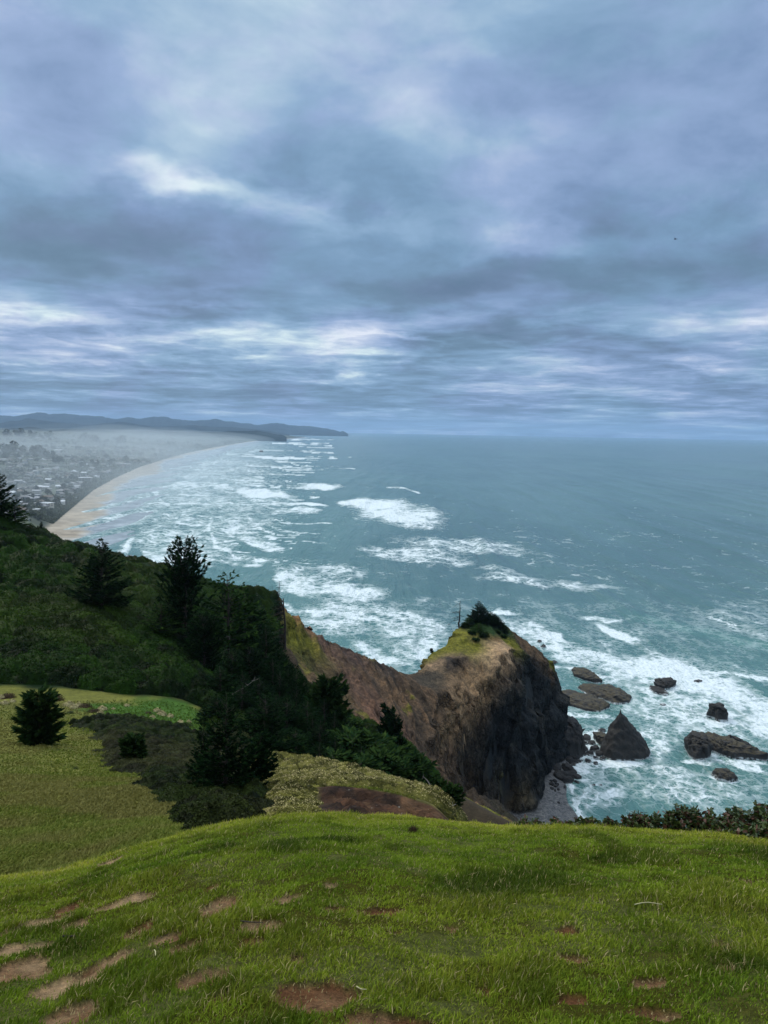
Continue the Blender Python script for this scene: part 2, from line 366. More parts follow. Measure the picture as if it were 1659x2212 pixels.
BRUSH = PP([(159, 1580, 86), (215, 1613, 72), (241, 1652, 62), (292, 1686, 50), (335, 1720, 41), (365, 1755, 33), (400, 1778, 29), (440, 1812, 22), (560, 1790, 24), (600, 1760, 34), (560, 1700, 48), (516, 1600, 66), (470, 1572, 88), (408, 1570, 91), (241, 1560, 93)])
SALAL = PP([(500, 1600, 66), (510, 1594, 70), (602, 1617, 65), (668, 1627, 61), (757, 1645, 58), (816, 1662, 56), (876, 1684, 54), (935, 1690, 54), (1010, 1730, 52), (1010, 1800, 40), (965, 1768, 43.6), (935, 1740, 44.4), (860, 1716, 45), (780, 1702, 45.5), (709, 1692, 46), (695, 1720, 44), (705, 1752, 34), (690, 1790, 25), (560, 1790, 26), (560, 1700, 50)])
SCAR = PP([(690, 1700, 46), (709, 1690, 45.5), (780, 1700, 45), (860, 1714, 44.5), (935, 1738, 44), (985, 1765, 43), (1000, 1830, 30), (960, 1840, 25), (700, 1790, 26)])
DARKF = [(q[0], q[1]) for q in PP([(1050, 1447, 288), (1060, 1500, 283), (1048, 1540, 279), (1010, 1590, 270.5), (985, 1640, 265), (975, 1662, 261.5), (985, 1674, 261), (1021, 1698, 266), (1064, 1730, 274), (1086, 1760, 280)])+[(q[0]+3, q[1]-4) for q in foot[:4]]+[(q[0]+7, q[1]) for q in foot[4:]]+PP([(1230, 1520, 356), (1192, 1446, 356), (1182, 1437, 347), (1167, 1431, 337), (1151, 1429, 327), (1135, 1421, 319), (1123, 1410, 313), (1109, 1404, 306), (1093, 1412, 300), (1082, 1401, 299), (1070, 1414, 295), (1063, 1443, 289)])]
BRIGHTM = PP([(210, 1560, 92), (190, 1515, 106), (420, 1515, 116), (470, 1530, 110), (480, 1572, 92)])
WOOD = PP([(470, 1575, 92), (430, 1516, 114), (-500, 1503, 112), (-900, 1400, 112), (-900, 900, 250), (0, 1000, 250), (600, 1200, 250), (590, 1270, 219), (600, 1340, 214), (620, 1420, 186), (680, 1480, 180), (760, 1550, 176), (860, 1602, 174), (960, 1660, 170), (1010, 1740, 110), (1010, 1735, 53), (876, 1690, 54.5), (757, 1650, 58.5), (602, 1622, 65.5), (510, 1597, 70)])
def blob(x, y, z, c, r):
    return np.exp(-((x-c[0])**2+(y-c[1])**2+(z-c[2])**2)/(r*r))
def land_color(x, y, z, slope):
    sh = x.shape; C = np.zeros(sh+(3,))
    j = (fbm(x*.25, y*.25, z*.25, 4, 41)-.5); j2 = (fbm(x*.08, y*.08, z*.08, 3, 43)-.5)
    def lay(c, wt): 
        nonlocal C
        wt = np.clip(wt, 0, 1)[..., None]; C = C*(1-wt)+np.array(c)*wt
    C[...] = C_SCREE
    # headland and scree; strong streaks stand in for relief shading in flat light
    strk = fbm(x*.35+y*.12, y*.06, z*.07, 5, 51, .6)
    lay((.06, .045, .032), .85*sstep(strk, .47, .56)); lay((.17, .105, .06), .7*sstep(-strk, -.44, -.38)); lay(C_OLIVE, .75*sstep(j2*2+j+.55-slope*.28, .55, .75)*(y > 150))
    lay(C_BASALT, sstep(slope+j*1.2, 1.7, 2.3)*(y > 240)*(x > 30))
    lay(C_BASALT, sstep(slope+j*1.2, 1.15, 1.5)*(y > 258)*(x > 38)*(z < -96))
    lay((.044, .040, .033), .85*sstep(-z+j*30, 90, 102)*((x > 26)&(y > 235)))
    dk = sstep(poly_dist(x, y, DARKF)+j*5, -.5, 1.0)*sstep(slope, .5, .9); lay((.022, .026, .029), dk); lay((.050, .050, .046), .8*dk*sstep(j2+j*.6, .06, .16))  # paler patches are highlights painted on the flat dark face
    for (vx, vy, Y, r, c, k) in LAND_PAINT:
        if c == C_SCREE: k = k*.6
        lay(c, k*2.2*blob(x+j*6, y+j*6, z+j*8, P(vx, vy, Y), r))
    lay(C_SAND, sstep(-z, 146, 148.5)*sstep(-slope, -1.0, -.5))
    near = (y < 200) & (x < 40)
    lay(C_MEADOW, np.where((y < 175) & (slope < 1.2), 1, 0)*sstep(-(z), -1e9, 150))
    lay((.045, .035, .022), ((x > 1.2+.04*y) & (y < 170) & (y > 16))*sstep(x-1.2-.04*y, 0, 1.5)*sstep(y, 16, 22))
    dB = poly_dist(x, y, BRUSH)+j*8; lay(C_BRIGHT, sstep(poly_dist(x, y, BRIGHTM)+j*8, -1, 2)); lay(C_BRUSH, sstep(dB, -.5, 1))
    lay(C_SHRUB, sstep(poly_dist(x, y, WOOD)+j*3, -1.5, .5)); lay(C_SALAL, sstep(poly_dist(x, y, SALAL)+j*1, -.4, .3))
    ir = sstep(poly_dist(x, y, SCAR), -.3, .2); lay(C_RED, ir); lay((.15, .085, .045), ir*.8*sstep(fbm(x*.7+y*.4, y*.35, 0, 4, 193), .5, .62)); lay((.03, .02, .015), ir*.8*sstep(fbm(x*1.1, y*.6, 0, 4, 194), .54, .64))
    return C
LAND_PAINT = [
 (1060, 1408, 298, 9, C_TAN, 1), (1085, 1392, 305, 6, C_TAN, 1), (1040, 1412, 294, 6, C_TAN, 1), (1062, 1368, 312, 3.5, (.26, .12, .06), 1), (1063, 1380, 310, 2.5, (.25, .13, .07), 1),
 (955, 1425, 296, 9, C_OLIVE, 1), (985, 1405, 300, 9, C_OLIVE, 1), (1010, 1360, 314, 8, C_OLIVE, .8), (1105, 1395, 315, 5, C_OLIVE, 1), (1030, 1345, 322, 8, (.03, .06, .02), 1), (1080, 1352, 328, 7, (.03, .06, .02), 1), (1050, 1360, 315, 5, (.035, .07, .02), .8),
 (1140, 1408, 340, 10, C_SOIL, .9), (1170, 1428, 350, 8, C_SOIL, .9), (1120, 1390, 332, 6, C_SOIL, .8), (1187, 1436, 357, 3, C_OLIVE, .8),
 (940, 1443, 285, 4, C_TAN, .6), (980, 1426, 289, 4, C_TAN, .6), (985, 1445, 287, 6, (.05, .042, .036), .9), (930, 1470, 277, 6, (.06, .052, .04), .8),  # dark blob under the crest path is the hollow's shade, painted in
 (1030, 1480, 283, 7, (.27, .18, .10), .9), (1000, 1520, 276, 7, (.28, .185, .105), 1), (972, 1570, 267, 5, (.24, .16, .09), .9), (952, 1610, 261, 4.5, (.24, .16, .085), .9), (970, 1640, 261, 5, (.13, .09, .06), .9), 
 (1120, 1720, 290, 6, (.08, .065, .04), .8), (1090, 1690, 283, 3, (.13, .12, .05), .8),
 (640, 1325, 231, 4, (.36, .16, .08), 1), (650, 1335, 233, 4, (.36, .16, .08), 1), (625, 1318, 226, 4, (.2, .1, .06), 1),
 (650, 1420, 214, 10, C_OLIVE, .8), (680, 1450, 211, 9, (.085, .085, .028), .8), (665, 1390, 222, 5, C_OLIVE, .6), (640, 1370, 216, 6, C_OLIVE, .6), (662, 1497, 190, 2.4, C_TAN, 1),
 (720, 1450, 216, 8, C_SCREE, .6), (790, 1490, 228, 9, (.13, .08, .055), .8), (830, 1560, 215, 8, (.16, .09, .06), .8), (880, 1580, 225, 7, (.15, .09, .06), .7), (700, 1380, 240, 7, (.12, .075, .055), .8), (760, 1415, 250, 6, (.09, .06, .048), .8), (830, 1450, 264, 6, (.07, .055, .045), .7),
 (1000, 1740, 264, 9, (.10, .072, .048), 1), (1050, 1780, 278, 9, (.085, .068, .05), 1), (960, 1690, 250, 7, (.11, .075, .05), 1), (930, 1620, 242, 5, (.09, .065, .045), .8),
]
# ------------------------------------------------------------------ materials
def mat_land(name, rock=False):
    m_, n = new_mat(name)
    at = n.n('ShaderNodeAttribute', attribute_name='zone'); geo = n.n('ShaderNodeNewGeometry'); p = geo.outputs['Position']
    a = n.noise(p, .35, 6, .6); b = n.noise(p, 2.2, 5, .65); d = n.noise(n.scalev(p, (1, 1, .5)), .8, 8, .68, .8)
    f = n.m('ADD', n.m('MULTIPLY', a, .5), n.m('MULTIPLY', b, .5))
    c = n.mix(1.0, at.outputs['Color'], n.ramp(f, [(.3, (.5,)*3), (.5, (1.0,)*3), (.68, (1.55, 1.5, 1.4))]), 'MULTIPLY')
    c = n.mix(1.0, c, n.ramp(d, [(.34, (.48,)*3), (.5, (.98,)*3), (.63, (1.5, 1.42, 1.3))]), 'MULTIPLY') if rock else c
    if rock:
        fl = n.noise(p, .9, 3, .5); sp = n.noise(p, 3.5, 2)
        c = n.mix(n.m('MULTIPLY', n.mapr(sp, .70, .74), n.mapr(fl, .5, .62)), c, (.42, .40, .34))     # pale loose stones
    h = n.m('ADD', n.m('MULTIPLY', d, 1.2), n.m('MULTIPLY', b, .35))
    if rock:                                               # joints and cracks
        wv = n.n('ShaderNodeTexNoise', i={'Vector': p, 'Scale': .35, 'Detail': 4}).outputs['Color']
        q = n.addv(n.scalev(p, (1, 1, .6)), n.scalev(wv, (4.5, 4.5, 4.5)))
        ck = n.m('MINIMUM', n.mapr(n.n('ShaderNodeTexVoronoi', feature='DISTANCE_TO_EDGE', i={'Vector': q, 'Scale': .22}).outputs[0], 0, .09), n.mapr(n.n('ShaderNodeTexVoronoi', feature='DISTANCE_TO_EDGE', i={'Vector': q, 'Scale': .6}).outputs[0], 0, .12, .45, 1))
        st_ = n.mapr(n.n('ShaderNodeSeparateXYZ', i={0: geo.outputs['Normal']}).outputs['Z'], .35, .62, 1, 0)
        c = n.mix(st_, c, n.mix(1.0, c, n.ramp(ck, [(0, (.55,)*3), (1, (1.05,)*3)]), 'MULTIPLY')); h = n.m('ADD', h, n.m('MULTIPLY', n.m('MULTIPLY', ck, st_), .8))
    finish(n, c, .95, h, 1.0 if rock else .6, .9 if rock else .3, spec=.15)
    return m_
M_ROCK = mat_land('rock_and_soil', True); M_SOIL = mat_land('hill_soil')

# ------------------------------------------------------------------ the hill (one sheet) and the headland (finer sheet)
HX0, HX1, HY0, HY1 = -60.0, 112.0, 168.0, 402.0
hxs, hys, HZ = raster(HX0, HX1, HY0, HY1, .45)
HXX, HYY = np.meshgrid(hxs, hys)
HZ = blur(HZ, 1.0)
edge = np.minimum(np.minimum(HXX-HX0, HX1-HXX), np.minimum(HYY-HY0, HY1-HYY))
gy, gx = np.gradient(HZ, .45); HS = np.hypot(gx, gy)
roc = sstep(HS, .35, .9)
HZ = HZ + (ridged(HXX*.10, HYY*.10, 0, 4, 61)-.55)*3.0*roc
# erosion gullies running down the slip towards the camera
u = HXX*.86+HYY*.5; HZ = HZ - 1.9*np.abs(np.sin(u*.55+5*fbm(HXX*.05, HYY*.05, 0, 3, 9)))**.7*roc*(HXX < 45)*(HZ > SEA+8)
tn = np.stack([-gx, -gy, np.ones_like(gx)], -1); tn /= np.linalg.norm(tn, axis=-1, keepdims=True)
zz0 = HZ.copy()
_rd = np.full(HXX.shape, 1e9)
for A, B in zip(rights[:-1], rights[1:]):
    e_ = np.array([B[0]-A[0], B[1]-A[1]]); t_ = np.clip(((HXX-A[0])*e_[0]+(HYY-A[1])*e_[1])/(e_@e_), 0, 1); _rd = np.minimum(_rd, np.hypot(HXX-A[0]-t_*e_[0], HYY-A[1]-t_*e_[1]))
am = (1-.75*np.exp(-(_rd/4.5)**2))*roc*np.clip(HS/1.5, .35, 1.5)*sstep(edge, 0, 8)*sstep(zz0, SEA+0, SEA+3)
dsp = (ridged(HXX*.16, HYY*.16, zz0*.035, 5, 71)-.55)*4.2 + (fbm(HXX*.5, HYY*.5, zz0*.16, 4, 73)-.5)*2.4 + (ridged(HXX*.05, HYY*.05, zz0*.05, 3, 77)-.55)*2.0
cliff = sstep(HXX, 30, 42)*sstep(HYY, 255, 268)
_s = HXX*.72+HYY*.55+(fbm(HXX*.2, HYY*.2, zz0*.1, 3, 171)-.5)*5
b1, i1 = None, None
def blocks(a, b, cell, seed):                           # fractured blocks: each juts out by its own amount
    gx_, gy_ = a/cell, b/cell; ix, iy = np.floor(gx_).astype(np.int64), np.floor(gy_).astype(np.int64); bd = np.full(a.shape, 9.); bi = np.zeros(a.shape); sx_ = np.zeros(a.shape); sy_ = np.zeros(a.shape)
    for dx in (-1, 0, 1):
        for dy in (-1, 0, 1):
            p_, q_ = ix+dx, iy+dy; cx = p_+_h(p_, q_, 0, seed); cy = q_+_h(p_, q_, 1, seed); d = (gx_-cx)**2+(gy_-cy)**2; m = d < bd
            bd = np.where(m, d, bd); bi = np.where(m, _h(p_, q_, 2, seed), bi); sx_ = np.where(m, (_h(p_, q_, 3, seed)-.5)*(gx_-cx), sx_); sy_ = np.where(m, (_h(p_, q_, 4, seed)-.35)*(gy_-cy), sy_)
    return bi-.5+1.3*sx_+1.3*sy_
dsp = dsp*.8*(.45+.55*cliff) + cliff*sstep(zz0, SEA+3, SEA+12)*(2.6*blocks(_s, zz0*.55, 7.0, 5)+1.5*blocks(_s+3, zz0*.6, 3.2, 6)) + (1-cliff)*(1.5*blocks(_s, zz0*.9, 5.0, 7)+.8*blocks(_s+HXX*.4, zz0, 2.4, 8)) 
PX = HXX+tn[..., 0]*dsp*am; PY = HYY+tn[..., 1]*dsp*am; PZ = HZ+tn[..., 2]*dsp*am*.5
PZ = PZ - np.where(edge < 2.5, (2.5-edge)*.6, 0)
hc = land_color(PX, PY, PZ, HS)
hv = np.stack([PX, PY, PZ], -1).reshape(-1, 3)
o = mesh_np('headland', hv, grid_faces(len(hys), len(hxs)), M_ROCK, {'zone': hc.reshape(-1, 3)}, smooth=True)
tag(o, kind='structure')
# coarse hill sheet; sunk where the finer headland sheet lies over it
ggy, ggx = np.gradient(GZ, GS)
inner = np.minimum(np.minimum(XX-HX0, HX1-XX), np.minimum(YY-HY0, HY1-YY))
LZ = GZ - np.where(inner > 2, 6.0, 0.0) - 2.0*(nr_ < 14) - 1.5*((XX > -15.5) & (XX < 23.5) & (YY > 21.5) & (YY < 59.5))
gc = land_color(XX, YY, GZ, np.hypot(ggx, ggy))
o = mesh_np('hill', np.stack([XX, YY, LZ], -1).reshape(-1, 3), grid_faces(*XX.shape), M_SOIL, {'zone': gc.reshape(-1, 3)}, smooth=True)
tag(o, kind='structure')

# the spur with the earth slip, finer again
UX0, UX1, UY0, UY1 = -18.0, 26.0, 19.0, 62.0
uxs, uys, UZ = raster(UX0, UX1, UY0, UY1, .2)
UXX, UYY = np.meshgrid(uxs, uys); UZ = blur(UZ, 1.6)
uin = sstep(np.minimum(np.minimum(UXX-UX0, UX1-UXX), np.minimum(UYY-UY0, UY1-UYY)), 0, 4)
UZ = H(UXX, UYY)*(1-uin)+UZ*uin+0
_us = poly_dist(UXX, UYY, SCAR); UZ += ((ridged(UXX*.5+UYY*.25, UYY*.25, 0, 4, 191)-.6)*1.3+(fbm(UXX*1.6, UYY*1.6, 0, 3, 192)-.5)*.5)*sstep(_us, 0, 1.2)*uin
ugy, ugx = np.gradient(UZ, .2)
uc = land_color(UXX, UYY, UZ, np.hypot(ugx, ugy))
_ed = np.minimum(np.minimum(UXX-UX0, UX1-UXX), np.minimum(UYY-UY0, UY1-UYY)); UZd = UZ - np.where(_ed < .5, .5, 0)
tag(mesh_np('spur', np.stack([UXX, UYY, UZd], -1).reshape(-1, 3), grid_faces(*UXX.shape), M_ROCK, {'zone': uc.reshape(-1, 3)}, smooth=True), kind='structure')
def HU(x, y):
    fx = np.clip((np.asarray(x, float)-UX0)/.2, 0, len(uxs)-1.001); fy = np.clip((np.asarray(y, float)-UY0)/.2, 0, len(uys)-1.001)
    i = fx.astype(int); j = fy.astype(int); a = fx-i; b = fy-j
    z = UZ[j, i]*(1-a)*(1-b)+UZ[j, i+1]*a*(1-b)+UZ[j+1, i]*(1-a)*b+UZ[j+1, i+1]*a*b
    return np.where((x > UX0) & (x < UX1) & (y > UY0) & (y < UY1), z, H(x, y))

_pv, _pw = project(PX, PY, PZ)
def on_headland(vx, vy):
    """the nearest surface point of the headland on this line of sight"""
    m = (np.hypot(_pv-vx, _pw-vy) < 3.0); i = np.argmin(np.where(m, PY, 1e9)) if m.any() else np.argmin(np.hypot(_pv-vx, _pw-vy))
    return float(PX.flat[i]), float(PY.flat[i]), float(PZ.flat[i])
# ================================================================== SEA
SEA_FAR = 62000.0
def sea_mesh():
    # rows closer together near the shore, columns fan out with distance
    t = np.linspace(0, 1, 860); vv = 1/(1/150.0 + (1/SEA_FAR-1/150.0)*t)        # even steps of 1/distance
    uu = np.concatenate([np.linspace(-2.2, -.62, 30)[:-1], np.linspace(-.62, .62, 940), np.linspace(.62, 2.2, 30)[1:]])
    Y, U = np.meshgrid(vv, uu, indexing='ij'); X = U*Y
    px, py = project(X, Y, np.full_like(X, SEA))
    F = np.full_like(X, -.30); SN = fbm(px*.05, py*.09, 0, 4, 83)-.5
    jx = (fbm(px*.012, py*.03, 0, 4, 81)-.5)*60; jy = (fbm(px*.015, py*.04, 0, 4, 82)-.5)*22*np.clip((py-940)/250, .1, 1)
    qx, qy = px+jx, py+jy
    def ell(cx, cy, rx, ry, ang, s, soft=.8):
        nonlocal F
        a = R(ang); dx, dy = qx-cx, qy-cy
        p = (dx*math.cos(a)+dy*math.sin(a))/rx; q = (-dx*math.sin(a)+dy*math.cos(a))/ry
        F = np.maximum(F, -.3+(s+.3)*sstep(-np.sqrt(p*p+q*q), -1.25, -1.25+soft))
    def stroke(L, wd, s, j=1.0):
        nonlocal F
        L = np.array(L, float); d = np.full(X.shape, 1e9)
        xx, yy = px+jx*.25*j, py+jy*.5*j
        for a, b in zip(L[:-1], L[1:]):
            e = b-a; tt = np.clip(((xx-a[0])*e[0]+(yy-a[1])*e[1])/(e@e), 0, 1)
            d = np.minimum(d, np.hypot(xx-a[0]-tt*e[0], (yy-a[1]-tt*e[1])*1.6))
        d = d+SN*wd*2.2; F = np.maximum(F, -.3+(s*.98+.3)*sstep(-d, -wd*1.25, -wd*.2)); F = np.maximum(F, -.3+(.45*s+.3)*sstep(-d, -wd*3.5, -wd*.5)*(j > .5))
    for e in [(860, 1112, 125, 34, 8, .95, 1.0), (800, 1090, 70, 16, 2, 1), (700, 1050, 55, 8, 0, .95), (575, 1068, 85, 11, 3, .95), (655, 1090, 60, 5, 3, .85), (640, 1105, 50, 8, 0, .55),
              (480, 1110, 150, 75, 20, .30, .9), (400, 1180, 150, 50, 10, .38, .8), (560, 1175, 60, 12, 12, .62), (430, 1050, 90, 30, 0, .30), (470, 1010, 110, 30, 0, .30), (360, 1200, 60, 25, 0, .6),
              (745, 1278, 125, 20, 4, .78, .9), (640, 1262, 60, 22, 30, .75), (700, 1240, 120, 30, 0, .42), (780, 1330, 160, 60, 5, .40), (870, 1350, 130, 45, 5, .52), (720, 1332, 60, 10, 0, .72), (820, 1415, 85, 18, 22, .78), (900, 1400, 60, 40, 0, .5),
              (1090, 1326, 35, 7, 0, .85), (1140, 1370, 90, 30, 20, .58), (1220, 1410, 130, 30, 22, .55), (1330, 1367, 62, 10, 24, 1.0), (1292, 1338, 48, 8, 8, .85), (1300, 1430, 190, 30, 12, .62),
              (1500, 1470, 200, 38, 16, .92), (1600, 1530, 130, 60, 20, .80), (1450, 1530, 150, 45, 10, .52), (1380, 1480, 100, 25, 12, .7), (1200, 1375, 60, 10, 18, .85), (1165, 1440, 40, 10, 20, .6), (1370, 1530, 100, 22, 10, .5),
              (1560, 1600, 140, 45, 15, .45), (1430, 1660, 60, 14, 10, .48), (1300, 1600, 80, 40, 0, .42), (1270, 1660, 60, 50, 0, .52), (1290, 1720, 70, 40, 0, .50), (1250, 1645, 45, 16, 10, .74), (1340, 1648, 90, 9, 0, .6), (1500, 1700, 220, 50, 0, .33), (1420, 1600, 60, 40, 60, .47), (1610, 1655, 90, 8, 12, .62),
              (1000, 1180, 180, 22, 5, .40), (1080, 1235, 80, 8, 8, .38), (1180, 1260, 200, 14, 5, .34), (900, 1200, 160, 20, 4, .36), (1590, 1500, 90, 30, 10, .9)]: ell(*e)
    for L, wd, s in [([(455, 1120), (452, 1150), (466, 1180), (515, 1205), (590, 1213)], 7, .85), ([(315, 1061), (355, 1052), (402, 1046)], 4, .75), ([(335, 1062), (352, 1085), (400, 1105)], 5, .7), ([(470, 1150), (520, 1140), (560, 1145)], 6, .6),
                     ([(266, 1192), (286, 1165), (335, 1150)], 6, .7), ([(420, 1208), (470, 1215), (560, 1222)], 4, .6), ([(840, 1052), (880, 1056), (905, 1066)], 1.6, .8),
                     ([(1420, 1413), (1450, 1432), (1500, 1446), (1560, 1452), (1665, 1470)], 7, 1.0), ([(1180, 1440), (1240, 1448), (1330, 1470)], 6, .8),
                     ([(1225, 1668), (1226, 1690), (1240, 1725), (1256, 1760), (1285, 1810)], 8, .95), ([(1530, 1336), (1580, 1350), (1590, 1352)], 1.5, .6), ([(615, 1262), (600, 1300), (640, 1320), (700, 1325)], 7, .6)]: stroke(L, wd, s)
    for e in [(1345, 1646, 78, 8, 0, .72), (1505, 1646, 48, 8, 0, .7), (1620, 1647, 60, 7, 8, .72), (1567, 1691, 42, 6, 3, .62), (1265, 1544, 60, 7, 6, .55), (1325, 1528, 60, 7, 8, .55), (1550, 1562, 32, 6, 0, .8), (1395, 1625, 24, 10, 30, .6)]: ell(*e)
    rr = np.random.default_rng(5)
    for k in range(60):                                           # thin broken lines of spent foam inside the surf
        y0 = 1000+rr.random()*215; x0 = np.interp(y0, [1000, 1100, 1215], [430, 330, 300]); cx = x0+rr.random()*(660-x0); ln = 15+rr.random()*55; sl = .02+.10*rr.random()
        stroke([(cx-ln, y0-ln*sl-3), (cx-ln*.3, y0+2*rr.random()), (cx+ln*.4, y0+ln*.3*sl+3*rr.random()), (cx+ln, y0+ln*sl)], .9+rr.random()*1.6*(y0-960)/200, .55+.35*rr.random(), .4)
    for k in range(120):                                           # bars of surf marching up the far beach
        y0 = 942+ (rr.random()**1.35)*150; x0 = np.interp(y0, [942, 960, 990, 1040, 1090], [590, 560, 500, 400, 380]); x1 = np.interp(y0, [942, 960, 990, 1040, 1090], [725, 735, 745, 700, 640])
        cx = x0+(x1-x0)*rr.random(); ln = 8+rr.random()**1.6*55; h = .45+ (y0-942)*.03*rr.random()
        stroke([(cx-ln, y0-ln*.01), (cx, y0), (cx+ln, y0+ln*.015)], h, .55+.4*rr.random(), .25)
    surf = sstep(-px, -760, -520)*sstep(-py, -1240, -1120)*sstep(py, 938, 960)
    F = np.maximum(F, -.3+surf*.52)
    near = sstep(py, 1230, 1330)*sstep(px, 560, 660)
    F = np.maximum(F, -.3+near*.41)
    F = np.maximum(F, -.3+.25*sstep(py, 1000, 1250)); F = F+sstep(F, .1, .5)*((fbm(px*.03, py*.09, 0, 5, 84, .6)-.5)*.9)
    # swell: long crests that run with the coast, coming in from the right
    ang = R(-8); s = X*math.cos(ang)+Y*math.sin(ang)*.35 + (fbm(X*.004, Y*.0022, 0, 3, 91)-.5)*90
    amp = np.clip(1.2-Y/6000, 0, 1)*(.22+.78*sstep(Y, 480, 850))
    Z = amp*(2.6*(np.sin(s*2*np.pi/78)*.5+.5)**2.2*(.3+1.2*fbm(X*.006, Y*.003, 3, 2, 93)) + 1.0*(np.sin(s*2*np.pi/31+3*fbm(X*.01, Y*.01, 0, 2, 94))*.5+.5)**1.6*(fbm(X*.01, Y*.006, 0, 2, 95)))
    Z += np.clip(1-Y/2500, 0, 1)*(fbm(X*.09, Y*.05, 0, 4, 96)-.5)*1.3
    Z += .8*sstep(F, .6, .95)*np.clip(Y/3000, .15, 1)*fbm(X*.2, Y*.1, 0, 3, 97)
    Z *= sstep(Y, 240, 330)*.85+.15
    shal = np.clip(sstep(-px, -1000, -500)*.55+sstep(py, 1200, 1500)*.55+sstep(F, .2, .6)*.35, 0, 1)*np.clip((py-940)/160, 0, 1)
    tr = sstep(-np.abs(py-(1350+ (px-1450)*.22)), -16, -4)*sstep(px, 1300, 1420)*.5   # the green wall of a wave about to break
    v = np.stack([X, Y, SEA+Z-.35], -1).reshape(-1, 3)
    return v, grid_faces(*X.shape), F.ravel(), np.clip(shal+tr, 0, 1.3).ravel()
def mat_sea():
    m_, n = new_mat('sea_water')
    fa = n.n('ShaderNodeAttribute', attribute_name='foam').outputs['Fac']; sh = n.n('ShaderNodeAttribute', attribute_name='shallow').outputs['Fac']
    geo = n.n('ShaderNodeNewGeometry'); p = geo.outputs['Position']
    sp = n.n('ShaderNodeSeparateXYZ', i={0: p}); dist = sp.outputs['Y']
    pe = n.scalev(p, (1.0, .55, 1.0))
    lace = None
    def web(sc, wdt, seed):
        q = n.addv(p, (seed, seed*.7, 0))
        wn_ = n.noise(q, sc*.9, 4, .6)
        wv = n.n('ShaderNodeTexNoise', i={'Vector': q, 'Scale': sc*1.4, 'Detail': 3}).outputs['Color']
        q2 = n.addv(q, n.scalev(wv, (1.6/sc, 1.6/sc, 0)))
        vo = n.n('ShaderNodeTexVoronoi', feature='DISTANCE_TO_EDGE', i={'Vector': q2, 'Scale': sc})
        return n.mapr(vo.outputs[0], 0, wdt, 1, 0)
    near = n.mapr(dist, 250, 900, 1, 0)
    wA = web(.16, .28, 3.0); wB = web(.42, .22, 41.0); wC = web(.045, .22, 90.0)
    wn1 = n.m('MAXIMUM', n.m('MULTIPLY', wA, .9), n.m('MULTIPLY', wB, .7))
    lace = n.m('ADD', n.m('MULTIPLY', wn1, near), n.m('MULTIPLY', n.m('MAXIMUM', wC, n.m('MULTIPLY', wA, .8)), n.m('SUBTRACT', 1.0, near)))
    n1 = n.noise(pe, .055, 6, .62); n2 = n.noise(pe, .9, 4, .6); n3 = n.noise(pe, .012, 5, .6)
    n4 = n.noise(pe, .13, 6, .6)
    nn = n.m('ADD', n.m('MULTIPLY', n1, .50), n.m('ADD', n.m('MULTIPLY', n4, .20), n.m('MULTIPLY', n3, .30)))
    lacef = n.m('MULTIPLY', n.m('SUBTRACT', lace, .42), n.mapr(fa, .3, .9, .80, .36))
    g = n.m('ADD', n.m('ADD', fa, n.m('MULTIPLY', n.m('SUBTRACT', nn, .5), 2.7)), lacef)
    foam = n.mapr(g, .38, .92)
    film = n.m('MULTIPLY', n.m('MULTIPLY', n.mapr(g, .15, .60), n.mapr(fa, -.15, .2)), .28)
    foam = n.m('MULTIPLY', foam, n.mapr(n.m('ADD', n.m('MULTIPLY', n2, .6), n.m('MULTIPLY', n.noise(pe, .28, 5, .65), .4)), .36, .56, .62, 1.0))
    foam = n.m('MAXIMUM', foam, film)
    caps = n.mapr(n.noise(n.scalev(p, (1, .45, 1)), .035, 9, .72), .74, .79); foam = n.m('MAXIMUM', foam, n.m('MULTIPLY', caps, .4))
    big = n.noise(n.scalev(p, (1, .35, 1)), .004, 5, .6); band = n.noise(n.scalev(p, (1, .3, 1)), .0009, 4, .55)
    deep = n.mix(n.mapr(big, .35, .65), (.052, .132, .134), (.080, .176, .172))
    deep = n.mix(n.mapr(band, .4, .62, 0, .5), deep, (.078, .160, .182))
    teal = n.mix(n.mapr(n1, .3, .7), (.055, .185, .160), (.12, .275, .235))
    c = n.mix(n.m('MULTIPLY', sh, .9, clamp=True), deep, teal)
    c = n.mix(foam, c, (.74, .82, .84))
    h = n.m('ADD', n.m('MULTIPLY', n.noise(pe, .22, 6, .66), 2.2), n.m('MULTIPLY', n.noise(n.scalev(p, (1.0, .16, 1)), .028, 5, .55, .4), 22.0))
    h = n.m('ADD', h, n.m('MULTIPLY', foam, .5))
    bn = n.n('ShaderNodeBump', i={'Height': h, 'Strength': .85, 'Distance': .9})
    b = n.n('ShaderNodeBsdfPrincipled', i={'Base Color': c, 'Roughness': n.m('ADD', .22, n.m('MULTIPLY', foam, .6)), 'IOR': 1.33, 'Specular IOR Level': n.m('SUBTRACT', .5, n.m('MULTIPLY', foam, .35)), 'Normal': bn.outputs[0]})
    n.n('ShaderNodeOutputMaterial', i={0: b.outputs[0]})
    return m_
v, f, F_, S_ = sea_mesh()
tag(mesh_np('sea', v, f, mat_sea(), {'foam': F_, 'shallow': S_}, smooth=True), kind='structure')
del v, f

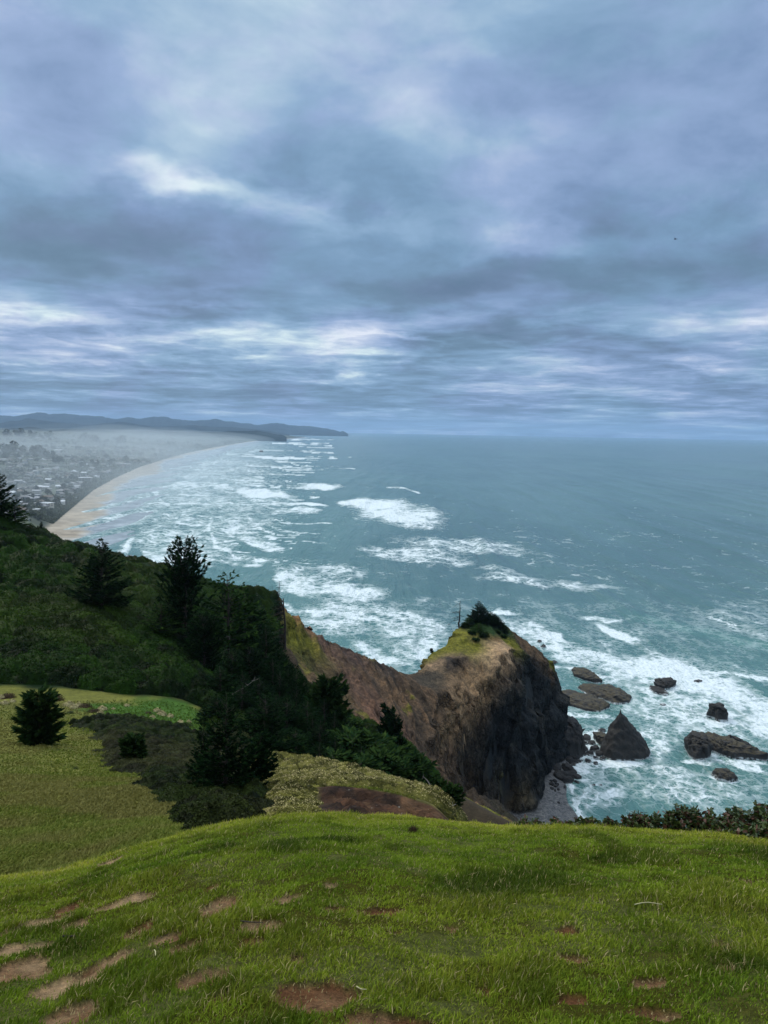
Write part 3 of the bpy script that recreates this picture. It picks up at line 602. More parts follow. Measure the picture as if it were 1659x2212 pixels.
# ================================================================== THE FAR COAST
# line where the dunes meet the sand, and line where the sand meets the water, as x for each distance y
CL = np.array([G(*q, z=SEA+3)[:2] for q in [(60, 1190), (118, 1131), (160, 1095), (205, 1058), (250, 1033), (300, 1010), (350, 994), (400, 980), (450, 969), (500, 960), (545, 953)]])
WL = np.array([G(*q)[:2] for q in [(240, 1225), (275, 1180), (290, 1150), (318, 1115), (338, 1080), (372, 1047), (398, 1020), (436, 1001), (482, 979), (527, 962.5), (558, 953.8)]])
DL = np.array([G(*q)[:2] for q in [(120, 1200), (172, 1166), (205, 1130), (228, 1100), (240, 1065), (285, 1040), (345, 1020), (350, 1000), (430, 978), (500, 962), (552, 953)]])   # dry / wet sand
CL = CL[np.argsort(CL[:, 1])]; WL = WL[np.argsort(WL[:, 1])]; DL = DL[np.argsort(DL[:, 1])]
CLx = lambda y: np.interp(y, CL[:, 1], CL[:, 0]); WLx = lambda y: np.interp(y, WL[:, 1], WL[:, 0]); DLx = lambda y: np.interp(y, DL[:, 1], DL[:, 0])
def plain_z(x, y):
    d = CLx(y)-x                                          # metres inland
    z = 3+14*sstep(d, 0, 45)+ 16*sstep(d, 60, 500) + 50*sstep(d, 500, 2600)*(.35+.9*fbm(x*.0011, y*.0007, 0, 3, 101))
    z = z + (fbm(x*.004, y*.004, 0, 4, 103)-.5)*26*sstep(d, 100, 500)
    return SEA+z
def far_coast():
    t = np.linspace(0, 1, 420); Y = 1/(1/700.0+(1/16000.0-1/700.0)*t)
    s = np.concatenate([np.linspace(-1.6, 0, 240)[:-1], np.linspace(0, 1, 70)])         # <0 inland fan, 0..1 across the sand
    YY_, S_2 = np.meshgrid(Y, s, indexing='ij')
    c = CLx(YY_); wl = WLx(YY_)+12+YY_*.004
    inland = c + np.minimum(S_2, 0)*(np.abs(S_2)**1.0*1.0+.15)*YY_*.75
    X = np.where(S_2 < 0, inland, c+(wl-c)*S_2)
    Z = np.where(S_2 < 0, plain_z(X, YY_), SEA+3.0-3.6*np.clip(S_2, 0, 1))
    wet = sstep(X-DLx(YY_)+(fbm(X*.01, YY_*.012, 0, 4, 105)-.5)*70*np.clip(YY_/1500, .5, 3)*.6, -12, 12)
    d = c-X; n_ = fbm(X*.012, YY_*.012, 0, 4, 107)
    C = np.zeros(X.shape+(3,)); C[...] = (.030, .045, .026)
    k = sstep(n_, .5, .6)[..., None]; C = C*(1-k)+np.array((.050, .070, .035))*k
    k = sstep(fbm(X*.02, YY_*.02, 3, 3, 108), .62, .68)[..., None]*sstep(d, 40, 100)[..., None]; C = C*(1-k)+np.array((.12, .125, .11))*k
    k = (sstep(-d, -12, 2)*1.0)[..., None]; C = C*(1-k)+np.array((.31, .265, .20))*k
    st = sstep(fbm(X*.003, YY_*.03, 0, 3, 109), .56, .62)*sstep(S_2, .1, .4)
    wet = np.clip(wet+st*.5*(S_2 > 0), 0, 1)*(S_2 > 0)
    k = wet[..., None]; C = C*(1-k)+np.array((.23, .27, .28))*k
    return X, YY_, Z, C, wet
X, Y_, Z, C, wet = far_coast()
m_, n = new_mat('coast_ground')
zc_ = n.n('ShaderNodeAttribute', attribute_name='zone').outputs['Color']; wt_ = n.n('ShaderNodeAttribute', attribute_name='wet').outputs['Fac']
p = n.n('ShaderNodeNewGeometry').outputs['Position']; a = n.noise(p, .03, 6, .65); bb = n.noise(n.scalev(p, (1, .35, 1)), .02, 5, .6)
cc = n.mix(1.0, zc_, n.ramp(a, [(.3, (.6,)*3), (.5, (1,)*3), (.7, (1.5,)*3)]), 'MULTIPLY')
lf = n.m('MULTIPLY', wt_, n.mapr(bb, .5, .62)); cc = n.mix(n.m('MULTIPLY', lf, .35), cc, (.6, .64, .66))
b = n.n('ShaderNodeBsdfPrincipled', i={'Base Color': cc, 'Roughness': n.m('SUBTRACT', .95, n.m('MULTIPLY', wt_, .68)), 'Specular IOR Level': .5})
n.n('ShaderNodeOutputMaterial', i={0: b.outputs[0]})
k0 = 239
fc = grid_faces(*X.shape)
cidx = fc[:, 0] % X.shape[1]
v = np.stack([X, Y_, Z], -1).reshape(-1, 3)
att = {'zone': C.reshape(-1, 3), 'wet': wet.ravel()}
tag(mesh_np('coastal_plain', v, fc[cidx < k0], m_, att, smooth=True), kind='structure')
tag(mesh_np('beach', v, fc[cidx >= k0], m_, att, smooth=True), kind='structure')
del v, fc

# ------------------------------------------------------------------ far ranges of hills
m_hill, n = new_mat('far_forest_hills')
p = n.n('ShaderNodeNewGeometry').outputs['Position']; a = n.noise(p, .0016, 7, .6); b_ = n.noise(p, .006, 4, .6)
cc = n.mix(n.mapr(a, .42, .6), (.012, .026, .030), (.030, .046, .046)); cc = n.mix(n.mapr(b_, .55, .62, 0, .6), cc, (.016, .026, .020))
finish(n, cc, 1, spec=.1)
def hills(name, prof, Yc, depth, nx=260, ny=46, seed=1, fall=1.0, rough=.16):
    """prof: (vx, vy) crest seen in the photograph, standing at distance Yc"""
    pr = np.array([P(a_, b_, Yc) for a_, b_ in prof]); xs = np.linspace(pr[0, 0], pr[-1, 0], nx)
    zc1 = np.interp(xs, pr[:, 0], pr[:, 2]) - SEA
    zc1 = zc1*(1+(fbm(xs*.0022, xs*0+seed, 0, 5, seed, .65)-.5)*.30)
    t = np.linspace(-1, 1, ny)
    T, Xg = np.meshgrid(t, xs, indexing='ij'); Hc = np.broadcast_to(zc1, T.shape)
    rd = ridged(Xg*.0006, T*depth*.0006, seed, 4, seed+5)
    k = np.clip(1-np.abs(T)**fall, 0, 1)
    Zg = Hc*k*(1-(1-k)*(1-rd)*1.1*rough*4) ; Zg = np.where(np.abs(T) > .99, -5, Zg)
    Yg = Yc+T*depth*(1 if True else 0)
    Xp = Xg*(Yg/Yc)
    return mesh_np(name, np.stack([Xp, Yg, SEA+Zg-2], -1).reshape(-1, 3), grid_faces(ny, nx), m_hill, smooth=True)
RP = [(-260, 900), (-160, 892), (-60, 898), (0, 897), (28, 900), (60, 893), (81, 889), (111, 894), (153, 895), (199, 897.5), (231, 902), (259, 905), (278, 902), (324, 903), (354, 900), (384, 905), (417, 907), (468, 906), (509, 912), (556, 916), (600, 914), (640, 918.5), (685, 922), (722, 928), (735, 932), (741, 930), (745, 932.5), (752, 937)]
tag(hills('mountain', RP, 27000, 5500, 420, 60, 3), kind='structure')
RP2 = [(-260, 915), (-100, 905), (0, 912), (60, 905), (120, 912), (200, 916), (260, 910), (330, 921), (420, 917), (500, 922), (560, 927), (600, 933), (625, 937.5)]
tag(hills('mountain', RP2, 19000, 3600, 320, 46, 9), kind='structure')
RP3 = [(-200, 925), (0, 926), (60, 921), (110, 928), (180, 924), (260, 932), (340, 929), (400, 933), (470, 933), (520, 930.5), (555, 929.5), (583, 934), (600, 938), (606, 937.5), (613, 940), (619, 944)]
tag(hills('hill_range', RP3, 11500, 1700, 320, 46, 15), kind='structure')

# ================================================================== NEAR GROUND, with worn earth
def hit(vx, vy, zf=None):
    x, y, z = [float(q) for q in ray(vx, vy)]
    zf = zf or (lambda a_, b_: near_z(np.array(a_), np.array(b_)))
    t = 1.0
    while t < 40:
        if z*t < float(zf(x*t, y*t)): return (x*t, y*t)
        t += .03
    return (x*t, y*t)
DIRT = [(100, 238, 25, 7, 1), (155, 243, 20, 9, .7), (255, 195, 35, 7, .9), (150, 205, 18, 8, .2), (295, 255, 22, 14, .3), (365, 270, 30, 8, .5), (400, 292, 42, 12, .5), (480, 205, 30, 14, .3), (455, 162, 14, 6, .2), (555, 242, 48, 11, .6), (625, 188, 42, 8, 1), (712, 158, 14, 7, 1),
 (815, 215, 40, 12, .1), (850, 262, 40, 7, .1), (720, 210, 25, 7, .1), (70, 335, 50, 20, .6), (15, 355, 24, 12, .9), (150, 372, 38, 15, .9), (230, 328, 30, 12, .6), (35, 295, 25, 8, .9), (95, 285, 25, 7, .9), (160, 425, 52, 26, .5), (440, 355, 55, 24, .2), (480, 398, 25, 15, .2), (545, 282, 20, 8, .1),
 (720, 395, 82, 30, .05), (638, 320, 14, 7, .1), (1045, 390, 30, 12, .2), (1220, 405, 50, 15, .05), (1240, 320, 55, 12, .2), (1125, 268, 20, 6, .2), (1225, 258, 20, 6, .2), (1160, 140, 25, 5, .4), (1560, 290, 15, 10, .2), (1570, 335, 18, 8, .2), (1420, 435, 60, 15, .2), (860, 452, 90, 8, .1), (240, 105, 10, 4, 1), (1610, 148, 15, 4, .5), (970, 250, 20, 5, .3), (1400, 370, 45, 7, .5), (5, 265, 15, 8, .5), (430, 240, 20, 6, .3)]
DE = []
for (a_, b_, ra, rb, tn_) in DIRT:
    if a_ > 1000: ra *= .65; rb *= .65
    h0 = hit(a_, 1755.5+b_); h1 = hit(a_+ra, 1755.5+b_); h2 = hit(a_, 1755.5+b_+rb)
    DE.append((h0[0], h0[1], max(.05, abs(h1[0]-h0[0])), max(.06, math.hypot(h2[0]-h0[0], h2[1]-h0[1])), tn_))
def dirt(x, y):
    j = (fbm(x*2.6, y*2.6, 0, 6, 121, .68)-.5)*3.4; D = np.zeros(np.shape(x)); T = np.zeros(np.shape(x))
    for (cx, cy, rx, ry, tn_) in DE:
        q = np.sqrt(((x-cx)/rx)**2+((y-cy)/ry)**2)+j*.9
        k = sstep(-q, -1.25, -.9); T = np.where(k > D, tn_, T); D = np.maximum(D, k)
    return D, T
az = np.linspace(-1.25, 1.25, 560); rr_ = .7*(17.5/.7)**np.linspace(0, 1, 420)
RR, AZ = np.meshgrid(rr_, az, indexing='ij'); NX, NY = RR*np.sin(AZ), RR*np.cos(AZ); NZ = near_z(NX, NY)
D_, T_ = dirt(NX, NY)
NZ = NZ - .035*D_ + (fbm(NX*9, NY*9, 0, 3, 123)-.5)*.03 - sstep(RR, 15.5, 17.5)*.8
C = np.zeros(NX.shape+(3,)); gj = fbm(NX*1.1, NY*1.1, 0, 4, 125)
C[...] = np.array((.062, .062, .010)); k = sstep(gj, .4, .62)[..., None]; C = C*(1-k)+np.array((.095, .105, .03))*k
tn2 = np.clip(T_+(fbm(NX*5, NY*5, 0, 3, 127)-.5)*1.1, 0, 1)[..., None]
k = np.clip(D_*1.15, 0, 1)[..., None]; C = C*(1-k)+(np.array((.15, .072, .035))*(1-tn2)+np.array((.36, .25, .14))*tn2)*k
m_, n = new_mat('turf_and_earth')
zc_ = n.n('ShaderNodeAttribute', attribute_name='zone').outputs['Color']; p = n.n('ShaderNodeNewGeometry').outputs['Position']
a = n.noise(p, 14, 6, .7); b_ = n.noise(p, 60, 3, .7)
cc = n.mix(1.0, zc_, n.ramp(n.m('ADD', n.m('MULTIPLY', a, .6), n.m('MULTIPLY', b_, .4)), [(.34, (.35,)*3), (.5, (1,)*3), (.64, (1.6, 1.5, 1.4))]), 'MULTIPLY')
finish(n, cc, .95, n.m('ADD', a, n.m('MULTIPLY', b_, .5)), 1.0, .06, spec=.02)
tag(mesh_np('ground', np.stack([NX, NY, NZ], -1).reshape(-1, 3), grid_faces(*NX.shape), m_, {'zone': C.reshape(-1, 3)}, smooth=True), kind='structure')

# ------------------------------------------------------------------ blades of grass
def blades(x, y, z, h, wd, lean, ldir, tint, nseg=2):
    """bent tapering blades as one mesh: returns verts, faces(list), tint"""
    n_ = len(x); fa_ = rng.uniform(0, 2*np.pi, n_); sx_, sy_ = np.cos(fa_)*wd*.5, np.sin(fa_)*wd*.5
    lx, ly = np.cos(ldir)*lean, np.sin(ldir)*lean
    V = np.zeros((n_, 5, 3)); 
    for k_, (t_, ws) in enumerate(((0, 1.0), (.55, .8))):
        bx, by, bz = x+lx*h*t_*t_*1.0, y+ly*h*t_*t_*1.0, z+h*t_*np.sqrt(np.clip(1-(lean*t_)**2*.5, .1, 1))
        V[:, k_*2] = np.stack([bx-sx_*ws, by-sy_*ws, bz], 1); V[:, k_*2+1] = np.stack([bx+sx_*ws, by+sy_*ws, bz], 1)
    V[:, 4] = np.stack([x+lx*h, y+ly*h, z+h*np.sqrt(np.clip(1-lean**2*.5, .1, 1))], 1)
    i0 = np.arange(n_)[:, None]*5
    return V.reshape(-1, 3), [i0+np.array([[0, 1, 3, 2]]), i0+np.array([[2, 3, 4]])], np.repeat(tint, 5, axis=0)
m_grass, n = new_mat('grass_blades')
tn_ = n.n('ShaderNodeAttribute', attribute_name='tint').outputs['Color']
finish(n, tn_, .6, spec=.12, trans=.16)
NB = 900000
r_ = 2.0+ (14.6-2.0)*rng.random(NB)**.9; a_ = rng.uniform(-.74, .74, NB)
gx_, gy_ = r_*np.sin(a_), r_*np.cos(a_)
D_, T_ = dirt(gx_, gy_); clump = fbm(gx_*1.6, gy_*1.6, 0, 3, 131); fineC = fbm(gx_*6, gy_*6, 0, 2, 133); broad = fbm(gx_*.45, gy_*.45, 0, 3, 135)
keep = rng.random(NB) > np.clip(D_*1.5-.12, 0, .985); keep |= rng.random(NB) < .035; keep &= rng.random(NB) < (.62+.5*sstep(fineC, .36, .6))
gx_, gy_, r_, clump, fineC, broad, D_ = [q[keep] for q in (gx_, gy_, r_, clump, fineC, broad, D_)]
nb = len(gx_); tall = sstep(clump, .56, .72)
hh = (.012+.021*rng.random(nb)*(.60+.9*sstep(fineC, .35, .62))+.045*tall*rng.random(nb))*(1-.5*D_)*(1+.55*sstep(r_, 8, 12.5))
wd = .0026+.00075*r_*rng.uniform(.6, 1.2, nb)
u_ = rng.random(nb)[:, None]; gA, gB, gC_, gD = np.array((.070, .130, .006)), np.array((.235, .32, .020)), np.array((.52, .48, .05)), np.array((.46, .37, .17))
yel = np.clip(sstep(r_, 7.0, 12)*.75+sstep(broad, .50, .68)*.45-.1, 0, 1)[:, None]
u_ = np.clip(u_*.75+.5*sstep(fbm(gx_*2.3, gy_*2.3, 0, 3, 137), .35, .65)[:, None]-.1, 0, 1); tint = gA*(1-u_)+gB*u_; tint = tint*(1-.50*tall[:, None]*(1-yel)); k = yel*rng.random(nb)[:, None]*1.0; tint = tint*(1-k)+gC_*k
straw = (rng.random(nb) < .05+.75*D_+.06*yel[:, 0])[:, None]; tint = np.where(straw, gD, tint)
V_, F_, t_ = blades(gx_, gy_, near_z(gx_, gy_)-.006, hh, wd, rng.uniform(.1, 1.0, nb), rng.normal(.6, 1.3, nb), tint)
tag(mesh_np('grass', V_, F_, m_grass, {'tint': t_}), 'short green and yellow grass covering the nearby hilltop', 'grass', kind='stuff')
# coarser pasture on the slope beyond, only where meadow grows
NM = 620000
r_ = 1/(1/17.0+(1/116.0-1/17.0)*rng.random(NM)**1.12); a_ = rng.uniform(-.80, .05, NM); gx_, gy_ = r_*np.sin(a_), r_*np.cos(a_)
jn = (fbm(gx_*.25, gy_*.25, H(gx_, gy_)*.25, 4, 41)-.5)*8
ok = (poly_dist(gx_, gy_, BRUSH) < 4.0) & (poly_dist(gx_, gy_, WOOD) < 0) & (poly_dist(gx_, gy_, SALAL) < 0) & (poly_dist(gx_, gy_, SCAR) < 0) & (gx_ < .8+.04*gy_); gx_, gy_, r_ = gx_[ok], gy_[ok], r_[ok]
nb = len(gx_); br = sstep(poly_dist(gx_, gy_, BRIGHTM), -2, 2)[:, None]; u_ = rng.random(nb)[:, None]; pn = fbm(gx_*.12, gy_*.12, 0, 4, 141)[:, None]
tint = np.array((.085, .13, .010))*(1-u_)+np.array((.23, .24, .045))*u_; k = sstep(pn, .47, .62)*.5; tint = tint*(1-k)+np.array((.22, .165, .06))*k
rim_ = sstep(gy_, 88, 104)[:, None]*(1-br); tint = tint*(1-rim_*.6)+np.array((.20, .18, .07))*rim_*.6
tint = tint*(1-br)+(np.array((.055, .115, .012))+u_*np.array((.06, .07, .01)))*br
V_, F_, t_ = blades(gx_, gy_, HU(gx_, gy_)-.03, rng.uniform(.07, .20, nb)*(1+.4*sstep(r_, 60, 110)), .022+.0016*r_*rng.uniform(.5, 1.2, nb), rng.uniform(.2, 1.1, nb), rng.normal(.4, 1.2, nb), tint)
tag(mesh_np('grass', V_, F_, m_grass, {'tint': t_}), 'olive pasture grass on the slope beyond the hilltop', 'grass', kind='stuff')
del V_, F_, t_
# ================================================================== PLANTS
def dome(x, y, cell, seed, jit=.85):
    """rounded bushes: height 0..1 of the tallest of the jittered domes over each point"""
    gx, gy = x/cell, y/cell; ix, iy = np.floor(gx).astype(np.int64), np.floor(gy).astype(np.int64); best = np.zeros(np.shape(x)); idn = np.zeros(np.shape(x))
    for dx in (-1, 0, 1):
        for dy in (-1, 0, 1):
            a, b = ix+dx, iy+dy; cx = a+.5+(_h(a, b, 0, seed)-.5)*jit; cy = b+.5+(_h(a, b, 1, seed)-.5)*jit; r = .55+.35*_h(a, b, 2, seed)
            q = 1-((gx-cx)**2+(gy-cy)**2)/(r*r); hh = np.sqrt(np.clip(q, 0, 1))*(.6+.4*_h(a, b, 3, seed))
            idn = np.where(hh > best, _h(a, b, 4, seed), idn); best = np.maximum(best, hh)
    return best, idn
def mat_leaf(name, rough=.6, trans=.2, var=.35, spec=.06):
    m_, n = new_mat(name); c = n.n('ShaderNodeAttribute', attribute_name='tint').outputs['Color']
    p = n.n('ShaderNodeNewGeometry').outputs['Position']; a = n.noise(p, 1.7, 3, .6)
    c = n.mix(1.0, c, n.ramp(a, [(.3, (1-var,)*3), (.7, (1+var,)*3)]), 'MULTIPLY'); finish(n, c, rough, spec=spec, trans=trans); return m_
M_LEAF = mat_leaf('shrub_leaves')
def quads(c, size, nrm_up=.6, asp=.6, seed=0):
    """leaf-clump faces of random facing round points c"""
    r = np.random.default_rng(seed); n_ = len(c); nv = r.normal(size=(n_, 3)); nv[:, 2] = np.abs(nv[:, 2])+nrm_up; nv /= np.linalg.norm(nv, axis=1)[:, None]
    t = r.normal(size=(n_, 3)); t -= (t*nv).sum(1)[:, None]*nv; t /= np.linalg.norm(t, axis=1)[:, None]; b = np.cross(nv, t); s = np.asarray(size).reshape(-1, 1)*np.ones((n_, 1))
    V = np.stack([c-t*s*.5, c+b*s*asp*.5, c+t*s*.5, c-b*s*asp*.5], 1).reshape(-1, 3); i = np.arange(n_)[:, None]*4
    return V, i+np.array([[0, 1, 2, 3]])
def cover(name, label, bx, step, test, cells, amp, sink, ncard, csize, cols, seed, tops=None, cat='shrubs', zf=None):
    xs = np.arange(bx[0], bx[1], step); ys = np.arange(bx[2], bx[3], step); X, Y = np.meshgrid(xs, ys); zf = zf or HU
    def top(X, Y):
        X2 = X+(fbm(X*.5/cells[0], Y*.5/cells[0], 0, 3, seed+9)-.5)*cells[0]*1.2; Y2 = Y+(fbm(X*.5/cells[0], Y*.5/cells[0], 7, 3, seed+9)-.5)*cells[0]*1.2
        d1, i1 = dome(X2, Y2, cells[0], seed); d2, i2 = dome(X2, Y2, cells[1], seed+1)
        e = test(X, Y); lift = amp*(.25+.75*fbm(X*.05, Y*.05, 0, 3, seed+3))*(.62*d1+.38*d2)*1.4*sstep(e, -.3, 1.5)
        return zf(X, Y)+lift-sink-1.6*sstep(Y, 180, 192)*(amp > 3)-1.5*sstep(-e, -.1, .8), i1, i2, d1*.6+d2*.4, e
    Z, i1, i2, dd, e = top(X, Y); keepv = e > -.6
    f = grid_faces(*X.shape); f = f[keepv.ravel()[f].all(1)]
    used, inv = np.unique(f, return_inverse=True); f = inv.reshape(-1, 4)
    V = np.stack([X, Y, Z], -1).reshape(-1, 3)[used]
    def tintf(i1, i2, X, Y, k):
        c0, c1, c2 = [np.array(q) for q in cols]; u = (.5*i1+.3*i2+.2*k)[:, None]; w2 = sstep(fbm(X*.035, Y*.035, 0, 4, seed+5), .48, .64)[:, None]
        return ((c0*(1-u)+c1*u)*(1-w2*.7)+c2*w2*.7)*(.55+.9*i1)[:, None]
    T = tintf(i1.ravel()[used], i2.ravel()[used], X.ravel()[used], Y.ravel()[used], .2)*.75
    r = np.random.default_rng(seed+50)
    cx = r.uniform(bx[0], bx[1], ncard*4); d_ = 1/(1/max(bx[2], 1)+(1/bx[3]-1/max(bx[2], 1))*r.random(ncard*4)); cy = d_
    ok = test(cx, cy) > 0; cx, cy = cx[ok][:ncard], cy[ok][:ncard]
    zc_, a1, a2, dd, e = top(cx, cy); sz_ = csize*r.uniform(.6, 1.4, len(cx))
    pts_ = np.stack([cx, cy, zc_+r.uniform(-.1, .35, len(cx))*sz_*2], 1)
    V2, f2 = quads(pts_, sz_, .5, .65, seed+60); T2 = tintf(a1, a2, cx, cy, r.random(len(cx)))
    T2 = T2*(.7+.6*r.random(len(cx)))[:, None]
    if tops is not None:
        k = (r.random(len(cx)) < tops(cx, cy)*sstep(dd, .45, .8)); T2[k] = np.array((.52, .44, .20))*r.uniform(.4, 1.2, (k.sum(), 1))
    allV = np.concatenate([V, V2]); o = mesh_np(name, allV, np.concatenate([f, f2+len(V)]), M_LEAF, {'tint': np.concatenate([T, np.repeat(T2, 4, 0)])})
    return tag(o, label, cat, kind='stuff')
def t_wood(x, y):
    return np.minimum(poly_dist(x, y, WOOD), 500)+(fbm(x*.2, y*.2, 0, 3, 151)-.5)*3
cover('shrub_cover', 'dense dark green shrubs blanketing the hillside up to the ridge skyline', (-190, 25, 100, 226), .42, lambda x, y: np.minimum(t_wood(x, y), 223-y), (3.8, 1.3), 3.4, -.1, 330000, .30,
      ((.003, .014, .002), (.018, .048, .003), (.024, .046, .003)), 200)
cover('shrub_cover', 'dark green undergrowth between the spruces above the gully', (-35, 60, 50, 112), .3, lambda x, y: t_wood(x, y), (2.2, .8), 1.6, .0, 110000, .20,
      ((.003, .010, .003), (.012, .030, .005), (.028, .030, .009)), 230)
cover('brush', 'low dark olive brush filling the hollow beside the pasture', (-45, 6, 18, 98), .16, lambda x, y: poly_dist(x, y, BRUSH)+(fbm(x*.4, y*.4, 0, 3, 161)-.5)*4, (1.3, .45), 1.25, .0, 240000, .10,
      ((.008, .016, .003), (.026, .040, .007), (.036, .036, .012)), 260, cat='brush')
def t_salal(x, y): return np.minimum(poly_dist(x, y, SALAL), -poly_dist(x, y, SCAR)-.1)+(fbm(x*.8, y*.8, 0, 3, 171)-.5)*1.0
cover('thicket', 'thick olive thicket with straw coloured seed heads on the spur above the bare earth', (-16, 22, 18, 72), .10, t_salal, (.75, .27), .7, -.02, 260000, .085,
      ((.070, .074, .014), (.20, .185, .045), (.11, .12, .02)), 290, tops=lambda x, y: (.10+.5*sstep(fbm(x*.25, y*.25, 0, 3, 175), .45, .6)), cat='thicket')

# ------------------------------------------------------------------ tubes for trunks and limbs
def tubes(paths, nside=6):
    """paths: list of (points (k,3), radii (k))"""
    V = []; F = []; o_ = 0
    an = np.arange(nside)*2*np.pi/nside
    for p_, r_ in paths:
        p_ = np.asarray(p_, float); d = np.gradient(p_, axis=0); d /= np.linalg.norm(d, axis=1)[:, None]+1e-9
        up = np.where(np.abs(d[:, 2:3]) > .9, np.array([[1., 0, 0]]), np.array([[0, 0, 1.]])); a = np.cross(d, up); a /= np.linalg.norm(a, axis=1)[:, None]; b = np.cross(d, a)
        ring = p_[:, None]+(a[:, None]*np.cos(an)[None, :, None]+b[:, None]*np.sin(an)[None, :, None])*np.asarray(r_)[:, None, None]
        k = len(p_); V.append(ring.reshape(-1, 3)); i = (np.arange(k-1)[:, None]*nside+np.arange(nside)[None]).ravel(); j = (np.arange(k-1)[:, None]*nside+(np.arange(nside)+1)[None] % nside).ravel()
        F.append(np.stack([i, j, j+nside, i+nside], 1)+o_); F.append(np.stack([np.full(nside-2, (k-1)*nside), (k-1)*nside+np.arange(1, nside-1), (k-1)*nside+np.arange(2, nside), (k-1)*nside+np.arange(2, nside)], 1)[:, :4]+o_)
        o_ += k*nside
    F = np.concatenate(F); tri = F[:, 2] == F[:, 3]
    return np.concatenate(V), [F[~tri], F[tri][:, :3]]
def mat_bark(name, c0, c1):
    m_, n = new_mat(name); p = n.n('ShaderNodeNewGeometry').outputs['Position']; a = n.noise(n.scalev(p, (1, 1, .25)), 4, 5, .65); finish(n, n.mix(n.mapr(a, .35, .65), c0, c1), .95, a, .6, .05, spec=.1); return m_
M_BARK = mat_bark('bark', (.030, .024, .020), (.075, .062, .052)); M_PALE = mat_bark('weathered_wood', (.11, .10, .09), (.25, .23, .20))
M_NEEDLE = mat_leaf('spruce_needles', .8, .08, .4, .02)
def conifer_mesh(seed, shape=1.0, dens=1.0, low=.06, gappy=.1, lean=0.0, fork=False, leafc=((.003, .011, .006), (.015, .038, .010)), spray=.066, upturn=.5, wind=0.0, tiers=30):
    """unit tree: 1 m high, radius about .38; returns (crown mesh, trunk mesh)"""
    r = np.random.default_rng(seed); C = []; D = []; S = []; paths = []
    zs = np.linspace(0, 1, 9); wob = np.cumsum(r.normal(0, .006, (9, 2)), 0); axis = np.stack([wob[:, 0]+lean*zs**1.5, wob[:, 1], zs], 1)
    paths.append((axis, .016*(1-zs)**.8+.0015)); heads = [(axis, 1.0)]
    if fork:
        for q in range(3):
            a = r.uniform(0, 6.28); k0 = r.uniform(.45, .65); b0 = np.array([np.interp(k0, zs, axis[:, i]) for i in range(3)]); hh = r.uniform(.85, .97)-k0
            ax2 = b0+np.stack([np.cos(a)*.20*np.linspace(0, 1, 6)**.6, np.sin(a)*.20*np.linspace(0, 1, 6)**.6, np.linspace(0, hh, 6)], 1); paths.append((ax2, np.linspace(.008, .001, 6))); heads.append((ax2, .45))
    for axis_, sc in heads:
        z0, z1 = axis_[0, 2], axis_[-1, 2]; nt_ = int(tiers*(z1-z0)*(1.0 if sc == 1 else .9))
        for t in range(nt_):
            f = (t+r.random()*.8)/nt_
            if sc == 1 and f < low: continue
            h = z0+f*(z1-z0); b0 = np.array([np.interp(h, axis_[:, 2], axis_[:, i]) for i in range(3)])
            prof = (1-f)**shape*(.55+.45*min(1, (f-low*.8)/.22+.3)) if sc == 1 else (1-f)**.8*.6+.05
            for b in range(r.integers(4, 8)):
                if r.random() < gappy: continue
                a = r.uniform(0, 6.28); L = .40*prof*sc*r.uniform(.55, 1.2)+.018; L *= 1+wind*math.cos(a)
                k = max(3, int(L/.022)); s = np.linspace(0, 1, k); dr = np.array([math.cos(a), math.sin(a)])
                zz_ = L*(-.18*(1-f)*s+upturn*.60*s*s + .55*f*s); pth = np.stack([b0[0]+dr[0]*L*s, b0[1]+dr[1]*L*s, b0[2]+zz_], 1)
                if L > .06: paths.append((pth[::max(1, k//4)], np.linspace(.0036, .0008, len(pth[::max(1, k//4)]))))
                for q in range(k):
                    if s[q] < .12: continue
                    for u in range(max(1, int(4.2*dens+r.random()))):
                        an = a+r.uniform(-1.15, 1.15)*(1-.5*s[q]); C.append(pth[q]+r.normal(0, .005, 3)); D.append((math.cos(an), math.sin(an), r.uniform(-.55, .75)+.6*upturn*s[q])); S.append(spray*r.uniform(.45, 1.0)*(.45+.55*min(1, L/.2)))
    C, D, S = np.array(C), np.array(D), np.array(S)[:, None]; D /= np.linalg.norm(D, axis=1)[:, None]
    rn = r.normal(size=C.shape)*1.6; sd = np.cross(D, np.array([[0, 0, 1.]])+rn); sd /= np.linalg.norm(sd, axis=1)[:, None]
    V = np.stack([C-D*S*.15, C+D*S*.4+sd*S*.20, C+D*S, C+D*S*.4-sd*S*.20], 1).reshape(-1, 3); F = np.arange(len(C))[:, None]*4+np.array([[0, 1, 2, 3]])
    u = r.random((len(C), 1)); T = np.repeat(np.array(leafc[0])*(1-u)+np.array(leafc[1])*u, 4, 0)
    tv, tf = tubes(paths, 5)
    return mesh_np('crown', V, F, M_NEEDLE, {'tint': T}, link=False), mesh_np('trunk', tv, tf, M_BARK, link=False), len(C)
TREE = {}
TREE['full'] = [conifer_mesh(s_, 1.0, 1.0, .03, .04, tiers=36)[:2] for s_ in (1, 2, 3)]
TREE['full2'] = [conifer_mesh(s_, .9, 1.0, .03, .06, tiers=34, leafc=((.004, .016, .007), (.016, .040, .010)))[:2] for s_ in (5, 6)]
TREE['broad'] = [conifer_mesh(s_, .72, 1.0, .03, .06, fork=True, upturn=.9, tiers=34)[:2] for s_ in (11, 12)]
TREE['green'] = [conifer_mesh(s_, .8, .8, .10, .32, leafc=((.010, .032, .010), (.040, .080, .012)), upturn=.3)[:2] for s_ in (21, 22)]
TREE['sparse'] = [conifer_mesh(31, .65, 1.0, .34, .35, leafc=((.010, .030, .010), (.035, .070, .012)), upturn=.2, tiers=26)[:2]]
